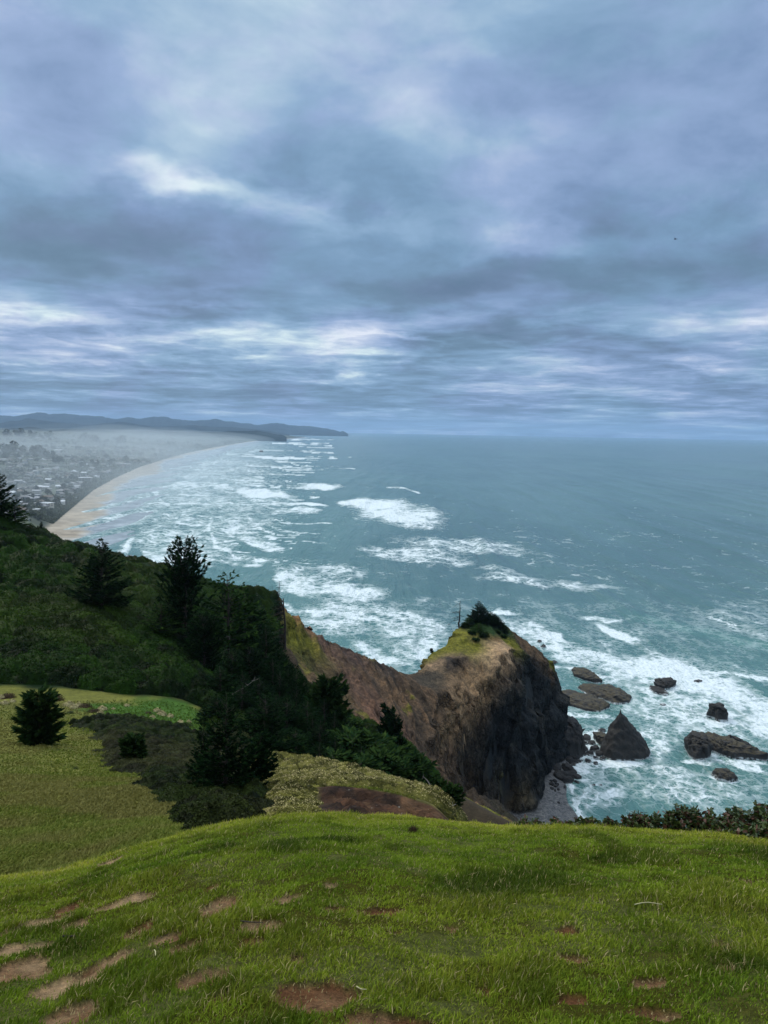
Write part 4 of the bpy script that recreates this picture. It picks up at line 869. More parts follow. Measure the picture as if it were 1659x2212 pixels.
TREE['lean'] = [conifer_mesh(s_, .62, 1.2, .03, .10, lean=-.32, wind=-.45, tiers=26, spray=.12)[:2] for s_ in (41, 42)]
TREE['bush'] = [conifer_mesh(s_, .38, 1.3, .02, .05, tiers=18, spray=.17, upturn=.6, leafc=((.008, .026, .009), (.030, .056, .012)))[:2] for s_ in (51, 52, 53)]
def tree(vx, Y, vtop, vw, kind, label, group=None, var=None, name='spruce_tree', cat='tree', sink=.2, zb=None, rz=None):
    x, y, zt = P(vx, vtop, Y); zb = float(HU(x, y)) if zb is None else zb; hgt = max(.6, zt-zb+sink); wdt = vw*VS/FOC*Y
    r = random.Random(int(vx*7+vtop)); L = TREE[kind]; cm, tm = L[(var if var is not None else r.randrange(len(L))) % len(L)]
    o = empty(name, (x, y, zb-sink), r.uniform(0, 6.28) if rz is None else rz); sw = wdt/(.72 if kind == 'broad' else .58); o.scale = (sw, sw, hgt)
    c = bpy.data.objects.new('crown', cm); col.objects.link(c); c.parent = o
    t = bpy.data.objects.new('trunk', tm); col.objects.link(t); t.parent = o
    return tag(o, label, cat, group)
GH = 'spruces on the shrub covered hillside'; GF = 'spruces crowding the gully edge'
tree(400, 154, 1168, 132, 'broad', 'largest dark spruce with ragged top standing out against the surf', GH, 0)
tree(215, 154, 1168, 112, 'full', 'dark cone shaped spruce on the hillside left of the largest spruce', GH, 1)
tree(-6, 184, 1018, 80, 'full', 'dark spruce cut by the left edge of the view with town behind', GH, 2)
tree(30, 184, 1080, 60, 'green', 'low spruce right beside the one at the left edge', GH, 0)
tree(89, 188, 1126, 12, 'full', 'tiny lone spruce sapling on the ridge skyline above the sand', GH)
tree(495, 148, 1240, 150, 'sparse', 'thin green spruce with pale bare lower trunk in front of darker spruces', GH)
tree(487, 174, 1272, 85, 'full', 'narrow dark spruce behind the pale trunked one', GH); tree(530, 178, 1280, 100, 'full', 'dark spruce just right of the narrow one near the ridge end', GH)
tree(562, 190, 1312, 80, 'green', 'last bushy spruce before the ridge ends at the bare slope', GH); tree(345, 150, 1300, 90, 'green', 'mid green spruce under the left side of the largest spruce', GH)
tree(440, 142, 1330, 110, 'broad', 'dark spruce rising in front of the largest spruce', GH, 1)
FOREST = [(540, 150, 1385, 110), (578, 162, 1350, 95), (603, 168, 1395, 80), (560, 132, 1465, 110), (603, 140, 1450, 90), (640, 152, 1440, 70), (657, 156, 1462, 60), (682, 158, 1490, 66), (620, 120, 1505, 120), (662, 126, 1515, 105), (702, 136, 1510, 90), (745, 142, 1545, 80),
 (545, 100, 1530, 100), (480, 122, 1440, 110), (440, 130, 1462, 90), (520, 116, 1480, 110), (690, 110, 1555, 110), (740, 116, 1572, 100), (790, 126, 1585, 90), (832, 132, 1600, 80), (780, 106, 1612, 90), (640, 92, 1575, 100), (690, 90, 1605, 80), (470, 105, 1500, 100), (860, 128, 1622, 60), (580, 110, 1530, 90), (735, 98, 1610, 80), (625, 176, 1425, 40), (500, 135, 1400, 90), (590, 150, 1420, 80), (760, 150, 1562, 60), (722, 128, 1540, 60), (665, 148, 1485, 50), (598, 128, 1500, 60), (640, 132, 1480, 60), (700, 150, 1515, 50), (812, 140, 1590, 55), (848, 136, 1605, 55), (560, 160, 1405, 60), (525, 120, 1450, 70), (622, 158, 1440, 50), (770, 118, 1590, 60), (675, 118, 1545, 60), (725, 108, 1590, 60), (890, 132, 1625, 50)]
ORD = ['first', 'second', 'third', 'fourth', 'fifth', 'sixth', 'seventh', 'eighth', 'ninth', 'tenth', 'eleventh', 'twelfth', 'thirteenth', 'fourteenth', 'fifteenth', 'sixteenth', 'seventeenth', 'eighteenth', 'nineteenth', 'twentieth', 'twenty first', 'twenty second', 'twenty third', 'twenty fourth', 'twenty fifth', 'twenty sixth']
for i_, (a_, b_, c_, d_) in enumerate(FOREST):
    bd = [q for q in FOREST if (q[1] > 140) == (b_ > 140) and (q[1] > 115) == (b_ > 115)]; k_ = sorted(bd).index((a_, b_, c_, d_))
    tree(a_, b_, c_, d_*.8, ['full', 'full2', 'full', 'full'][i_ % 4], 'dark spruce, %s from left in the %s rank above the gully' % (ORD[k_], 'highest' if b_ > 140 else 'middle' if b_ > 115 else 'lowest'), GF)
tree(575, 86, 1500, 125, 'full', 'nearest dark spruce of the wood, rising behind the left end of the thicket', GF, 0)
tree(712, 140, 1475, 66, 'bush', 'broad flat topped spruce on the edge of the brown slope', GF)
tree(878, 142, 1530, 62, 'lean', 'dark leaning spruce alone at the right end of the wood over the gully', None, 0, rz=0.3)
for i_, (a_, b_, c_, d_) in enumerate([(760, 112, 1600, 110), (805, 116, 1612, 110), (850, 122, 1628, 90), (890, 128, 1640, 80), (820, 98, 1635, 90), (870, 100, 1655, 80), (905, 120, 1660, 60), (780, 92, 1650, 80), (720, 90, 1635, 80), (800, 140, 1600, 70), (750, 150, 1560, 70), (845, 150, 1600, 60)]):
    tree(a_, b_, c_, d_, 'bush', 'rounded evergreen bush, %s from the left of those sloping down to the gully' % ORD[sorted([760,805,850,890,820,870,905,780,720,800,750,845]).index(a_)], 'evergreen bushes above the gully', name='evergreen_bush', cat='bush')
tree(950, 50, 1690, 30, 'bush', 'small round evergreen at the right tip of the spur', None, name='evergreen_bush', cat='bush'); tree(978, 47.5, 1700, 34, 'bush', 'dark evergreen shrub hanging over the end of the spur', None, name='evergreen_bush', cat='bush')
tree(486, 45, 1497, 118, 'full', 'big black green spruce standing in the brush in front of the wood', None, 2); tree(440, 47, 1560, 66, 'full', 'bushy spruce against the left side of the big spruce in the brush', None); tree(532, 47, 1590, 66, 'lean', 'lower spruce against the right side of the big spruce in the brush', None, 1, rz=3.3)
tree(288, 62, 1592, 46, 'bush', 'low dark spruce bush alone in the brush right of the pasture', None, name='evergreen_bush', cat='bush')
tree(84, 70, 1501, 68, 'bush', 'dense dark spruce standing alone on the pasture', None, 0, rz=-.2, sink=.1)
# ---- on the headland
_hr = lambda x, y: float(HZ[int(round((y-HY0)/.45)), int(round((x-HX0)/.45))])
def htree(vx, Y, vt, w_, kind, label, **kw):
    x, y, z = P(vx, vt, Y); return tree(vx, Y, vt, w_, kind, label, 'trees on top of the headland', zb=_hr(x, y), sink=.5, **kw)
# (foot x, foot y, height m, width m)
for a_, b_, h_, w_, kd, lb in [(1034, 1342, 9.5, 5.5, 'full', 'tallest spruce of the clump crowning the headland'), (1043, 1342, 7.4, 4.6, 'full', 'second tallest spruce of the headland clump, right of the tallest'), (1024, 1346, 6.5, 4.6, 'full', 'spruce just left of the tallest on the headland'), (1052, 1344, 6.0, 4.5, 'full', 'third spruce to the right of the tallest on the headland'),
 (1061, 1346, 5.6, 4.2, 'full', 'pointed spruce in the middle of the headland clump'), (1069, 1348, 5.2, 4.0, 'full', 'pointed spruce right of the middle of the headland clump'), (1077, 1351, 4.8, 3.6, 'full', 'narrow spruce in the right half of the headland clump'), (1085, 1357, 4.4, 3.4, 'full', 'second last little spruce on the right of the headland top'), (1092, 1364, 3.4, 2.8, 'full', 'last little spruce at the right end of the headland clump'),
 (1013, 1350, 4.2, 4.2, 'green', 'low open spruce left in the headland clump'), (1004, 1352, 2.6, 3.0, 'bush', 'lowest dark bush at the left end of the headland clump'), (1034, 1362, 3.8, 4.4, 'green', 'dark open spruce in front of the tallest headland spruce'), (1020, 1366, 2.4, 3.4, 'bush', 'dark bush low on the left face of the headland top'), (1046, 1372, 2.6, 4.0, 'bush', 'dark bush left of the orange earth patch'),
 (1030, 1380, 1.8, 3.0, 'bush', 'lowest dark bush on the face of the headland top'), (1076, 1366, 2.2, 3.2, 'bush', 'small dark bush right of the orange earth patch'), (1088, 1374, 1.8, 2.6, 'bush', 'small dark bush low on the right face of the headland top')]:
    x, y, z = on_headland(a_, b_); o = htree(a_, y, b_-20, 20, kd, lb); k_ = .7 if kd == 'bush' else .44; o.location = (x, y, z-.4); o.scale = (w_/k_, w_/k_, h_*(.65 if kd == 'bush' else 1))
x, y, z = on_headland(929, 1404); o = tree(929, y, 1400, 6, 'bush', 'tiny bush on the left shoulder of the headland', None, name='shrub', cat='shrub', zb=z, sink=.3); o.location = (x, y, z-.3); o.scale = (1.7, 1.7, 1.7)
def snag(vx, Y, vb, vt, lean, label, seed, mat=M_BARK, tuft=True, side=0, zb=None, n=16, blen=.22, thick=1.0):
    x, y, zt = P(vx, vt, Y); zb = P(vx, vb, Y)[2] if zb is None else zb; h = zt-zb; r = np.random.default_rng(seed); o = empty('dead_tree', (x-lean*h, y, zb-.4)); tag(o, label, 'dead tree')
    zs = np.linspace(0, 1, 8); ax = np.stack([lean*h*zs+r.normal(0, .01*h, 8)*(zs > 0), r.normal(0, .008*h, 8), zs*(h+.4)], 1); paths = [(ax, (.024*(1-zs)+.008)*h*.75*thick)]; C = []
    for k in range(n):
        f = r.uniform(.2, .98); b0 = np.array([np.interp(f, zs, ax[:, i]) for i in range(3)]); a = r.choice([0, math.pi])+r.normal(0, .5) if not side else (math.pi if side < 0 else 0)+r.normal(0, .5)
        L = h*blen*r.uniform(.4, 1); s = np.linspace(0, 1, 5); p_ = np.stack([b0[0]+math.cos(a)*L*s, b0[1]+math.sin(a)*L*s, b0[2]+L*(.05*s-.35*s*s+r.normal(0, .04, 5)*s)], 1); paths.append((p_, np.linspace(.009, .003, 5)*h))
        if tuft and r.random() < .55:
            for q in range(26): C.append(p_[r.integers(2, 5)]+r.normal(0, .018*h, 3)*np.array([1.6, 1, .6]))
    v_, f_ = tubes(paths, 6); mesh_np('trunk', v_, f_, mat, parent=o)
    if C:
        v_, f_ = quads(np.array(C), .045*h, .4, .5, seed); mesh_np('foliage', v_, f_, M_NEEDLE, {'tint': np.tile(np.array([[.012, .026, .014]]), (len(v_), 1))}, parent=o)
    return o
snag(995, on_headland(994, 1352)[1]+.5, 1354, 1297, .03, 'tall bare trunk with few tufted boughs on the headland top', 3, n=9, blen=.42, thick=1.5)
snag(613, 196, 1424, 1292, -.03, 'tall dead spruce pole with boughs to the left before the brown slope', 5, side=-1, n=30, blen=.26, thick=1.4)
snag(604, 218, 1304, 1255, .02, 'short dead snag at the very end of the ridge skyline', 8, tuft=False, n=18, blen=.2)
snag(588, 215, 1276, 1262, -.1, 'small windblown dead shrub on the ridge skyline near its end', 9, n=6, blen=.8)
snag(497, 146, 1442, 1368, .05, 'pale bare double trunk among the dark spruces', 12, M_PALE, False, n=5, blen=.35)
# bleached branches
def branch(pts_, r0, label, seed=1, name='dead_branch'):
    p_ = np.array(pts_, float); o0 = p_[0].copy(); r = np.random.default_rng(seed); paths = [(p_-o0, np.linspace(r0, r0*.35, len(p_)))]
    for k in range(5):
        i = r.integers(1, len(p_)); d = p_[-1]-p_[0]; e = r.normal(size=3)*np.linalg.norm(d)*.08+d*.06; paths.append((np.stack([p_[i]-o0, p_[i]-o0+e*.6, p_[i]-o0+e+np.array([0, 0, .1])*np.linalg.norm(e)]), np.linspace(r0*.5, r0*.15, 3)))
    v_, f_ = tubes(paths, 5); o = mesh_np(name, v_, f_, M_PALE); o.location = o0; return tag(o, label, 'branch')
branch([P(502, 1500, 118), P(522, 1488, 117), P(535, 1480, 117.5), P(548, 1470, 117)], .08, 'pale dead branch sticking out of the spruces above the dark brush', 4)
def dead_on(vx0, vy0, vx1, vy1, Y, r0, label, seed):
    L = [P(vx0+(vx1-vx0)*t, vy0+(vy1-vy0)*t+math.sin(t*5+seed)*3, Y+t*.6) for t in np.linspace(0, 1, 6)]; return branch(L, r0, label, seed)
dead_on(938, 1712, 915, 1676, 50, .05, 'bleached dead branch leaning on the right end of the thicket', 2); dead_on(985, 1738, 940, 1748, 46, .035, 'bleached twisted roots hanging under the tip of the spur', 6)

# ------------------------------------------------------------------ small shrubs and tufts round the pasture
def shrub_mesh(seed, n=900, size=.14, cols=((.03, .02, .012), (.075, .045, .025)), flat=.6):
    r = np.random.default_rng(seed); d = r.normal(size=(n, 3)); d /= np.linalg.norm(d, axis=1)[:, None]; d[:, 2] = np.abs(d[:, 2]); rad = r.uniform(.55, 1.0, n)*(1+.25*np.sin(d[:, 0]*7+seed)*np.cos(d[:, 1]*6))
    C = d*rad[:, None]*np.array([1, 1, flat]); V, F = quads(C, size*r.uniform(.6, 1.3, n), .2, .55, seed); u = r.random((n, 1)); T = np.repeat(np.array(cols[0])*(1-u)+np.array(cols[1])*u, 4, 0)
    st = [(np.array([[0, 0, -.1], [q[0]*.4, q[1]*.4, q[2]*.5], [q[0]*.9, q[1]*.9, q[2]*.85]]), np.array([.03, .02, .01])) for q in d[:14]]
    tv, tf = tubes(st, 4)
    return mesh_np('leaves', V, F, M_LEAF, {'tint': T}, link=False), mesh_np('stems', tv, tf, M_BARK, link=False)
SH_R = [shrub_mesh(61), shrub_mesh(62, cols=((.045, .018, .012), (.09, .035, .02)))]; SH_G = [shrub_mesh(63, cols=((.02, .035, .01), (.05, .075, .015)))]
TUFT = [shrub_mesh(65, 420, .5, ((.30, .26, .12), (.50, .44, .24)), .8)]
def shrub(vx, Y, w_, L, label, group=None, sq=1.0, name='shrub', cat='shrub'):
    x, y, _ = P(vx, 1600, Y); r_ = w_*VS/FOC*Y*.5; o = empty(name, (x, y, float(H(x, y))-.05), random.uniform(0, 6)); o.scale = (r_, r_, r_*sq)
    for q in random.choice(L): c = bpy.data.objects.new(q.name.split('.')[0], q); col.objects.link(c); c.parent = o
    return tag(o, label, cat, group)
def yrow(vy):                                           # distance of the slope seen at this height of the print
    return float(np.interp(vy, [1505, 1515, 1540, 1570, 1600, 1650, 1700, 1800], [108, 104, 97, 88, 74, 58, 46, 32]))
for (a_, b_, c_, L, lb) in [(203, 1536, 34, SH_R, 'round red brown shrub at the left end of the bright green grass'), (185, 1522, 38, SH_R, 'brown shrub against the foot of the wooded slope'), (152, 1543, 24, SH_G, 'small dark shrub left of the round red brown one'),
 (285, 1543, 26, SH_R, 'upper red brown shrub in the bright green grass'), (305, 1552, 36, SH_R, 'largest red brown shrub in the bright green grass'), (345, 1566, 46, SH_R, 'low red brown shrub where bright grass meets the brush'), (320, 1524, 22, SH_R, 'small brown shrub at the back of the bright grass'), (404, 1545, 34, SH_G, 'green shrub at the right end of the bright grass'),
 (20, 1497, 40, SH_R, 'brown shrub at the far left foot of the wooded slope'), (120, 1506, 50, SH_R, 'brown shrub behind the lone pasture spruce'), (8, 1508, 14, SH_R, 'tiny red brown shrub at the left edge among straw'), (160, 1652, 22, SH_G, 'small dark shrub alone in the middle of the pasture'), (150, 1648, 14, SH_G, 'smaller companion of the dark shrub mid pasture'), (1, 1762, 12, SH_G, 'small dark shrub at the left edge of the pasture')]:
    shrub(a_, yrow(b_), c_, L, lb, None, .8)
for i_, (a_, b_, c_) in enumerate(sorted([(5, 1507, 18), (30, 1512, 16), (150, 1518, 26), (172, 1520, 22), (160, 1528, 20), (222, 1530, 24), (218, 1540, 16), (275, 1512, 14), (340, 1513, 20), (350, 1520, 22), (368, 1519, 18), (390, 1532, 16), (392, 1545, 18), (330, 1535, 14), (246, 1525, 12), (408, 1521, 12), (60, 1515, 14), (12, 1522, 20), (380, 1583, 14), (415, 1592, 14)])):
    shrub(a_, yrow(b_), c_, TUFT, 'straw coloured grass clump, %s from left under the wooded slope' % ORD[i_], 'dead grass clumps below the wooded slope', 1.1, 'grass_clump', 'grass clump')

# ------------------------------------------------------------------ broad leaved bushes on the brow, right
M_BROAD = mat_leaf('broad_leaves', .45, .15, .25, .35)
def leafy(seed, rad, hgt, n):
    r = np.random.default_rng(seed); ns = max(5, int(n/22)); st = []; C = []; D = []
    for k in range(ns):
        a = r.uniform(0, 6.28); rr = rad*math.sqrt(r.random())*.85; b0 = np.array([math.cos(a)*rr*.6, math.sin(a)*rr*.6, -.05]); tp = np.array([math.cos(a)*rr, math.sin(a)*rr, hgt*(1-.5*(rr/rad)**2)*r.uniform(.7, 1.1)])+r.normal(0, .02, 3)
        s = np.linspace(0, 1, 5)[:, None]; p_ = b0+(tp-b0)*s+r.normal(0, .012, (5, 3))*s; st.append((p_, np.linspace(.005, .002, 5)))
        for q in range(22):
            f = .15+.85*r.random()**.6; c = np.array([np.interp(f, s[:, 0], p_[:, i]) for i in range(3)]); an = r.uniform(0, 6.28); C.append(c); D.append((math.cos(an), math.sin(an), r.uniform(-.1, 1.1)))
    C, D = np.array(C), np.array(D); D /= np.linalg.norm(D, axis=1)[:, None]; S = r.uniform(.045, .08, (len(C), 1)); sd = np.cross(D, r.normal(size=C.shape)+np.array([0, 0, .6])); sd /= np.linalg.norm(sd, axis=1)[:, None]; nn = np.cross(D, sd)
    V = np.stack([C, C+D*S*.35+sd*S*.28+nn*S*.08, C+D*S*.8+sd*S*.2+nn*S*.08, C+D*S*1.05, C+D*S*.8-sd*S*.2+nn*S*.08, C+D*S*.35-sd*S*.28+nn*S*.08, C+D*S*.5], 1).reshape(-1, 3)
    i = np.arange(len(C))[:, None]*7; F = np.concatenate([i+np.array([[0, 1, 6, 5]]), i+np.array([[1, 2, 4, 6]])[:, [0, 1, 3, 3]]], 0)
    F4 = np.concatenate([i+np.array([[0, 1, 6, 5]]), i+np.array([[1, 2, 3, 6]]), i+np.array([[6, 3, 4, 5]])], 0)
    u = r.random((len(C), 1)); T = np.array((.018, .040, .010))*(1-u)+np.array((.075, .105, .020))*u; red = r.random(len(C)) < .14+.16*(C[:, 2] > hgt*.6); T[red] = np.array((.11, .05, .028))*r.uniform(.5, 1.3, (red.sum(), 1))
    tv, tf = tubes(st, 4); return (V, F4, np.repeat(T, 7, 0)), (tv, tf)
def bush(vx, r_, vtop, rad, seed, label, group='leathery leaved bushes along the brow'):
    d = ray(vx, 1790); az_ = math.atan2(d[0], d[1]); x, y = r_*math.sin(az_), r_*math.cos(az_); zb = float(near_z(np.array(x), np.array(y))); t = ray(vx, vtop+11); zt = t[2]/math.hypot(t[0], t[1])*r_; h = max(.12, zt-zb)
    lf, st = leafy(seed, rad, h, int(300+2600*rad*h*2)); o = empty('leafy_bush', (x, y, zb)); mesh_np('leaves', lf[0], lf[1], M_BROAD, {'tint': lf[2]}, parent=o); mesh_np('stems', st[0], st[1], M_BARK, parent=o); return tag(o, label, 'bush', group)
for i_, (a_, r_, t_, rd_, lb) in enumerate([(1270, 12.6, 1762, .22, 'sprig of leathery leaves at the left end of the bush row by the surf line'), (1310, 12.5, 1760, .22, 'second small leafy sprig from the left on the brow'), (1355, 12.4, 1764, .24, 'low leafy bush with upright sprigs, third from the left on the brow'),
 (1390, 12.2, 1752, .30, 'reddish leafy bush on the brow below the lone low sea rock'), (1435, 12.1, 1752, .32, 'leafy bush left of the highest one on the brow'), (1482, 12.0, 1736, .38, 'highest leafy bush in the middle of the brow row'), (1520, 12.0, 1748, .32, 'leafy bush directly right of the highest one'), (1560, 11.9, 1752, .34, 'leafy bush third from the right edge'),
 (1600, 11.6, 1742, .36, 'leafy bush second from the right edge'), (1645, 11.3, 1738, .42, 'leafy bush at the right edge reaching highest there'), (1690, 10.9, 1735, .40, 'leafy bush mostly beyond the right edge'), (1650, 10.2, 1790, .34, 'leafy bush at the right edge nearest the grass'), (1610, 10.6, 1790, .30, 'low leafy bush in front of the right end of the row'), (1560, 11.2, 1780, .28, 'low leafy bush in front of the third from the right')]):
    bush(a_, r_, t_, rd_, 300+i_, lb)
for i_, a_ in enumerate((1135, 1160, 1205, 1240)): bush(a_, 12.8, 1776, .18, 340+i_, '%s small low sprig from the left on the brow before the bush row' % ORD[i_], 'small sprigs on the brow')
# ================================================================== ROCKS IN THE SEA
m_, n = new_mat('sea_rock')
p = n.n('ShaderNodeNewGeometry').outputs['Position']; sp_ = n.n('ShaderNodeSeparateXYZ', i={0: p}); hz = n.m('SUBTRACT', sp_.outputs['Z'], SEA)
a = n.noise(p, .45, 6, .65); b_ = n.noise(n.scalev(p, (1, 1, 2.5)), 1.6, 5, .65)
nz = n.n('ShaderNodeSeparateXYZ', i={0: n.n('ShaderNodeNewGeometry').outputs['Normal']}).outputs['Z']
cc = n.mix(n.mapr(b_, .35, .65), (.012, .013, .014), (.036, .034, .031))
tp = n.n('ShaderNodeAttribute', attribute_name='algae').outputs['Fac']
cc = n.mix(n.m('MULTIPLY', n.m('MULTIPLY', n.mapr(nz, .45, .85), n.mapr(a, .38, .58)), tp), cc, (.072, .060, .034))
cc = n.mix(n.m('MULTIPLY', n.mapr(hz, .9, .2), n.mapr(a, .4, .6)), cc, (.55, .6, .6))         # foam clinging at the waterline
finish(n, cc, .7, n.m('ADD', a, b_), .9, .7, spec=.35)
M_SROCK = m_
def rock(outline, h, prof, seed, label, cat='rock', name='sea_rock', top=None, group=None, algae=1.0, rough=1.0):
    pg = np.array([G(*q)[:2] for q in outline]); c = pg.mean(0); ang = np.linspace(0, 2*np.pi, 97)[:-1]; r0 = np.zeros(96)
    for k, t in enumerate(ang):                               # star shaped plan traced in metres on the water
        d = np.array([math.cos(t), math.sin(t)]); best = .5
        for A, B in zip(pg, np.roll(pg, -1, 0)):
            M = np.array([[d[0], A[0]-B[0]], [d[1], A[1]-B[1]]]); dt = np.linalg.det(M)
            if abs(dt) < 1e-9: continue
            s_, u_ = np.linalg.solve(M, A-c)
            if s_ > 0 and -1e-6 <= u_ <= 1+1e-6: best = max(best, s_)
        r0[k] = best
    if top is not None: tp_ = P(top[0], top[1], c[1]); h = tp_[2]-SEA; off = np.array([tp_[0]-c[0], 0.0])
    else: off = np.zeros(2)
    sc = math.sqrt(r0.mean()); T = np.linspace(0, 1, 34)[1:]; A2, T2 = np.meshgrid(ang, T); R2 = np.broadcast_to(r0, T2.shape)*T2
    X = c[0]+R2*np.cos(A2); Y = c[1]+R2*np.sin(A2)
    if prof == 'slab': Z = h*(1-T2**5)*(.75+.5*fbm(X*.12, Y*.12, seed, 3, seed))
    elif prof == 'peak': Z = h*(1-T2)**.92
    elif prof == 'dome': Z = h*np.sqrt(1-T2**2.4)
    sh_ = (Z/max(h, .1))[..., None]*off; X = X+sh_[..., 0]; Y = Y+sh_[..., 1]
    nf = .5/sc; am = rough*min(1.0, h*.25+.1)*sstep(1-T2, 0, .12)
    k = (ridged(X*.22, Y*.22, Z*.22+seed, 5, seed)-.55)*1.7+(.45 if prof == 'peak' else 1.2)*blocks(X*.8+Y*.6, Z*1.1+Y*.3, 3.0+sc*.5, seed)+(fbm(X*.9, Y*.9, Z*.5, 4, seed+2)-.5)*1.3
    X = X+np.cos(A2)*k*am*1.2*min(1, T2.max()*1)*sstep(T2, 0, .3); Y = Y+np.sin(A2)*k*am*1.2*sstep(T2, 0, .3); Z = Z+k*am*.8-1.2*sstep(T2, .9, 1)
    v = np.concatenate([[[c[0]+off[0], c[1]+off[1], Z[0].mean()+.1*h*(prof == 'peak')]], np.stack([X, Y, Z], -1).reshape(-1, 3)]); v -= np.array([c[0], c[1], 0])
    i = np.arange(96); f3 = np.stack([np.zeros(96, int), 1+i, 1+(i+1) % 96], 1); rr = np.arange(len(T)-1)[:, None]*96+1; f4 = np.stack([(rr+i).ravel(), (rr+96+i).ravel(), (rr+96+(i+1) % 96).ravel(), (rr+(i+1) % 96).ravel()], 1)
    o = mesh_np(name, v, [f3, f4], M_SROCK, {'algae': np.full(len(v), algae)}, smooth=True); o.location = (c[0], c[1], SEA); return tag(o, label, cat, group)
rock([(1244, 1470), (1250, 1452), (1300, 1453), (1330, 1468), (1345, 1482), (1320, 1481), (1262, 1478)][:0] or [(1233, 1450), (1240, 1447), (1266, 1448), (1284, 1460), (1303, 1475), (1290, 1478), (1262, 1471), (1240, 1462)], 2.8, 'slab', 401, 'flat brown wedge shaped rock, highest up of the three slabs beside the headland')
rock([(1243, 1486), (1258, 1481), (1290, 1484), (1320, 1486), (1350, 1496), (1369, 1508), (1365, 1519), (1330, 1523), (1300, 1512), (1262, 1500)], 3.0, 'slab', 402, 'long flat brown rock slab, right one of the lower pair beside the headland')
rock([(1208, 1494), (1222, 1490), (1250, 1500), (1285, 1508), (1310, 1520), (1321, 1529), (1300, 1540), (1265, 1538), (1235, 1528), (1208, 1524)], 2.7, 'slab', 403, 'flat rock slab with pale wet pools touching the headland outline')
rock([(1292, 1628), (1303, 1636), (1320, 1643), (1350, 1644), (1385, 1643), (1403, 1638), (1409, 1628), (1400, 1612), (1370, 1600), (1330, 1598), (1300, 1606)], 20, 'peak', 404, 'tall dark pyramid shaped sea stack standing in green water', 'sea stack', 'sea_stack', (1340, 1537), algae=.25, rough=.7)
rock([(1280, 1594), (1290, 1588), (1305, 1592), (1318, 1604), (1310, 1618), (1296, 1612)], 3.5, 'dome', 405, 'low rounded rock leaning on the left foot of the pyramid stack')
rock([(1400, 1488), (1404, 1482), (1420, 1484), (1437, 1492), (1447, 1499), (1440, 1503), (1415, 1498)], 1.2, 'dome', 406, 'front black rock of the pair washed by white surf', rough=1.3, algae=.1)
rock([(1413, 1482), (1425, 1474), (1446, 1471), (1462, 1477), (1455, 1486), (1436, 1490), (1420, 1487)], 3.2, 'dome', 407, 'rear jagged black rock of the pair washed by white surf', rough=1.6, algae=.1)
rock([(1525, 1547), (1540, 1542), (1556, 1540), (1573, 1552), (1571, 1558), (1553, 1557), (1540, 1551)], 6.5, 'dome', 408, 'single dark humped rock in the foam above the long reef', top=(1549, 1524), algae=.2)
rock([(1480, 1592), (1495, 1588), (1520, 1592), (1545, 1600), (1575, 1610), (1610, 1622), (1640, 1632), (1662, 1642), (1655, 1645), (1620, 1640), (1585, 1640), (1560, 1632), (1535, 1622), (1505, 1612), (1482, 1605)], 4.2, 'dome', 409, 'long brown reef slanting down to the right edge', algae=1, rough=1.3)
rock([(1478, 1615), (1486, 1610), (1508, 1606), (1528, 1616), (1537, 1630), (1528, 1640), (1505, 1643), (1488, 1634)], 6.0, 'dome', 410, 'dark round rock in front of the left end of the long reef', top=(1508, 1592), algae=.35, rough=1.3)
rock([(1572, 1600), (1582, 1596), (1600, 1602), (1628, 1614), (1620, 1617), (1595, 1610)], 3.4, 'peak', 411, 'dark pointed rock behind the long reef', top=(1577, 1588), algae=.3)
rock([(1534, 1671), (1545, 1666), (1570, 1666), (1590, 1675), (1595, 1685), (1575, 1689), (1548, 1684)], 2.6, 'dome', 412, 'lone low brown rock in calm water below the long reef', algae=.8)
rock([(1160, 1386), (1164, 1384), (1170, 1386), (1167, 1389)], .9, 'dome', 413, 'tiny dark rock in the foam, highest of three beside the headland', algae=0)
rock([(1167, 1397), (1174, 1394), (1180, 1397), (1175, 1401)], 1.2, 'dome', 414, 'small dark rock in the foam, middle of three beside the headland', algae=0)
rock([(1189, 1431), (1197, 1428), (1206, 1431), (1198, 1435)], 1.0, 'dome', 415, 'small dark rock in the foam, lowest of three beside the headland', algae=0)
rock([(1290, 1578), (1298, 1574), (1309, 1577), (1308, 1582), (1296, 1582)], 1.2, 'dome', 416, 'small oval rock just above left of the pyramid stack', algae=0)
rock([(1498, 1471), (1508, 1468), (1518, 1471), (1510, 1474)], .7, 'dome', 417, 'thin dark rock tip in the broad white surf', algae=0)
rock([(1424, 1521), (1432, 1520), (1440, 1523), (1432, 1525)], .4, 'dome', 418, 'tiny wet ledge barely above the foam below the surf washed pair', algae=0)
rock([(775, 1423), (782, 1421), (790, 1423), (783, 1426)], .8, 'dome', 419, 'tiny dark rock in the surf left of the saddle', algae=0)
rock([(1212, 1652), (1232, 1645), (1252, 1641), (1266, 1630), (1262, 1612), (1240, 1600), (1218, 1604), (1208, 1625)], 14, 'dome', 420, 'dark rock shoulder at the seaward foot of the headland', top=(1232, 1560), algae=0, rough=1.3)
rock([(560, 976), (564, 975), (569, 976), (565, 977)], 9, 'dome', 421, 'far dark rock standing in the surf near the distant beach', algae=0)
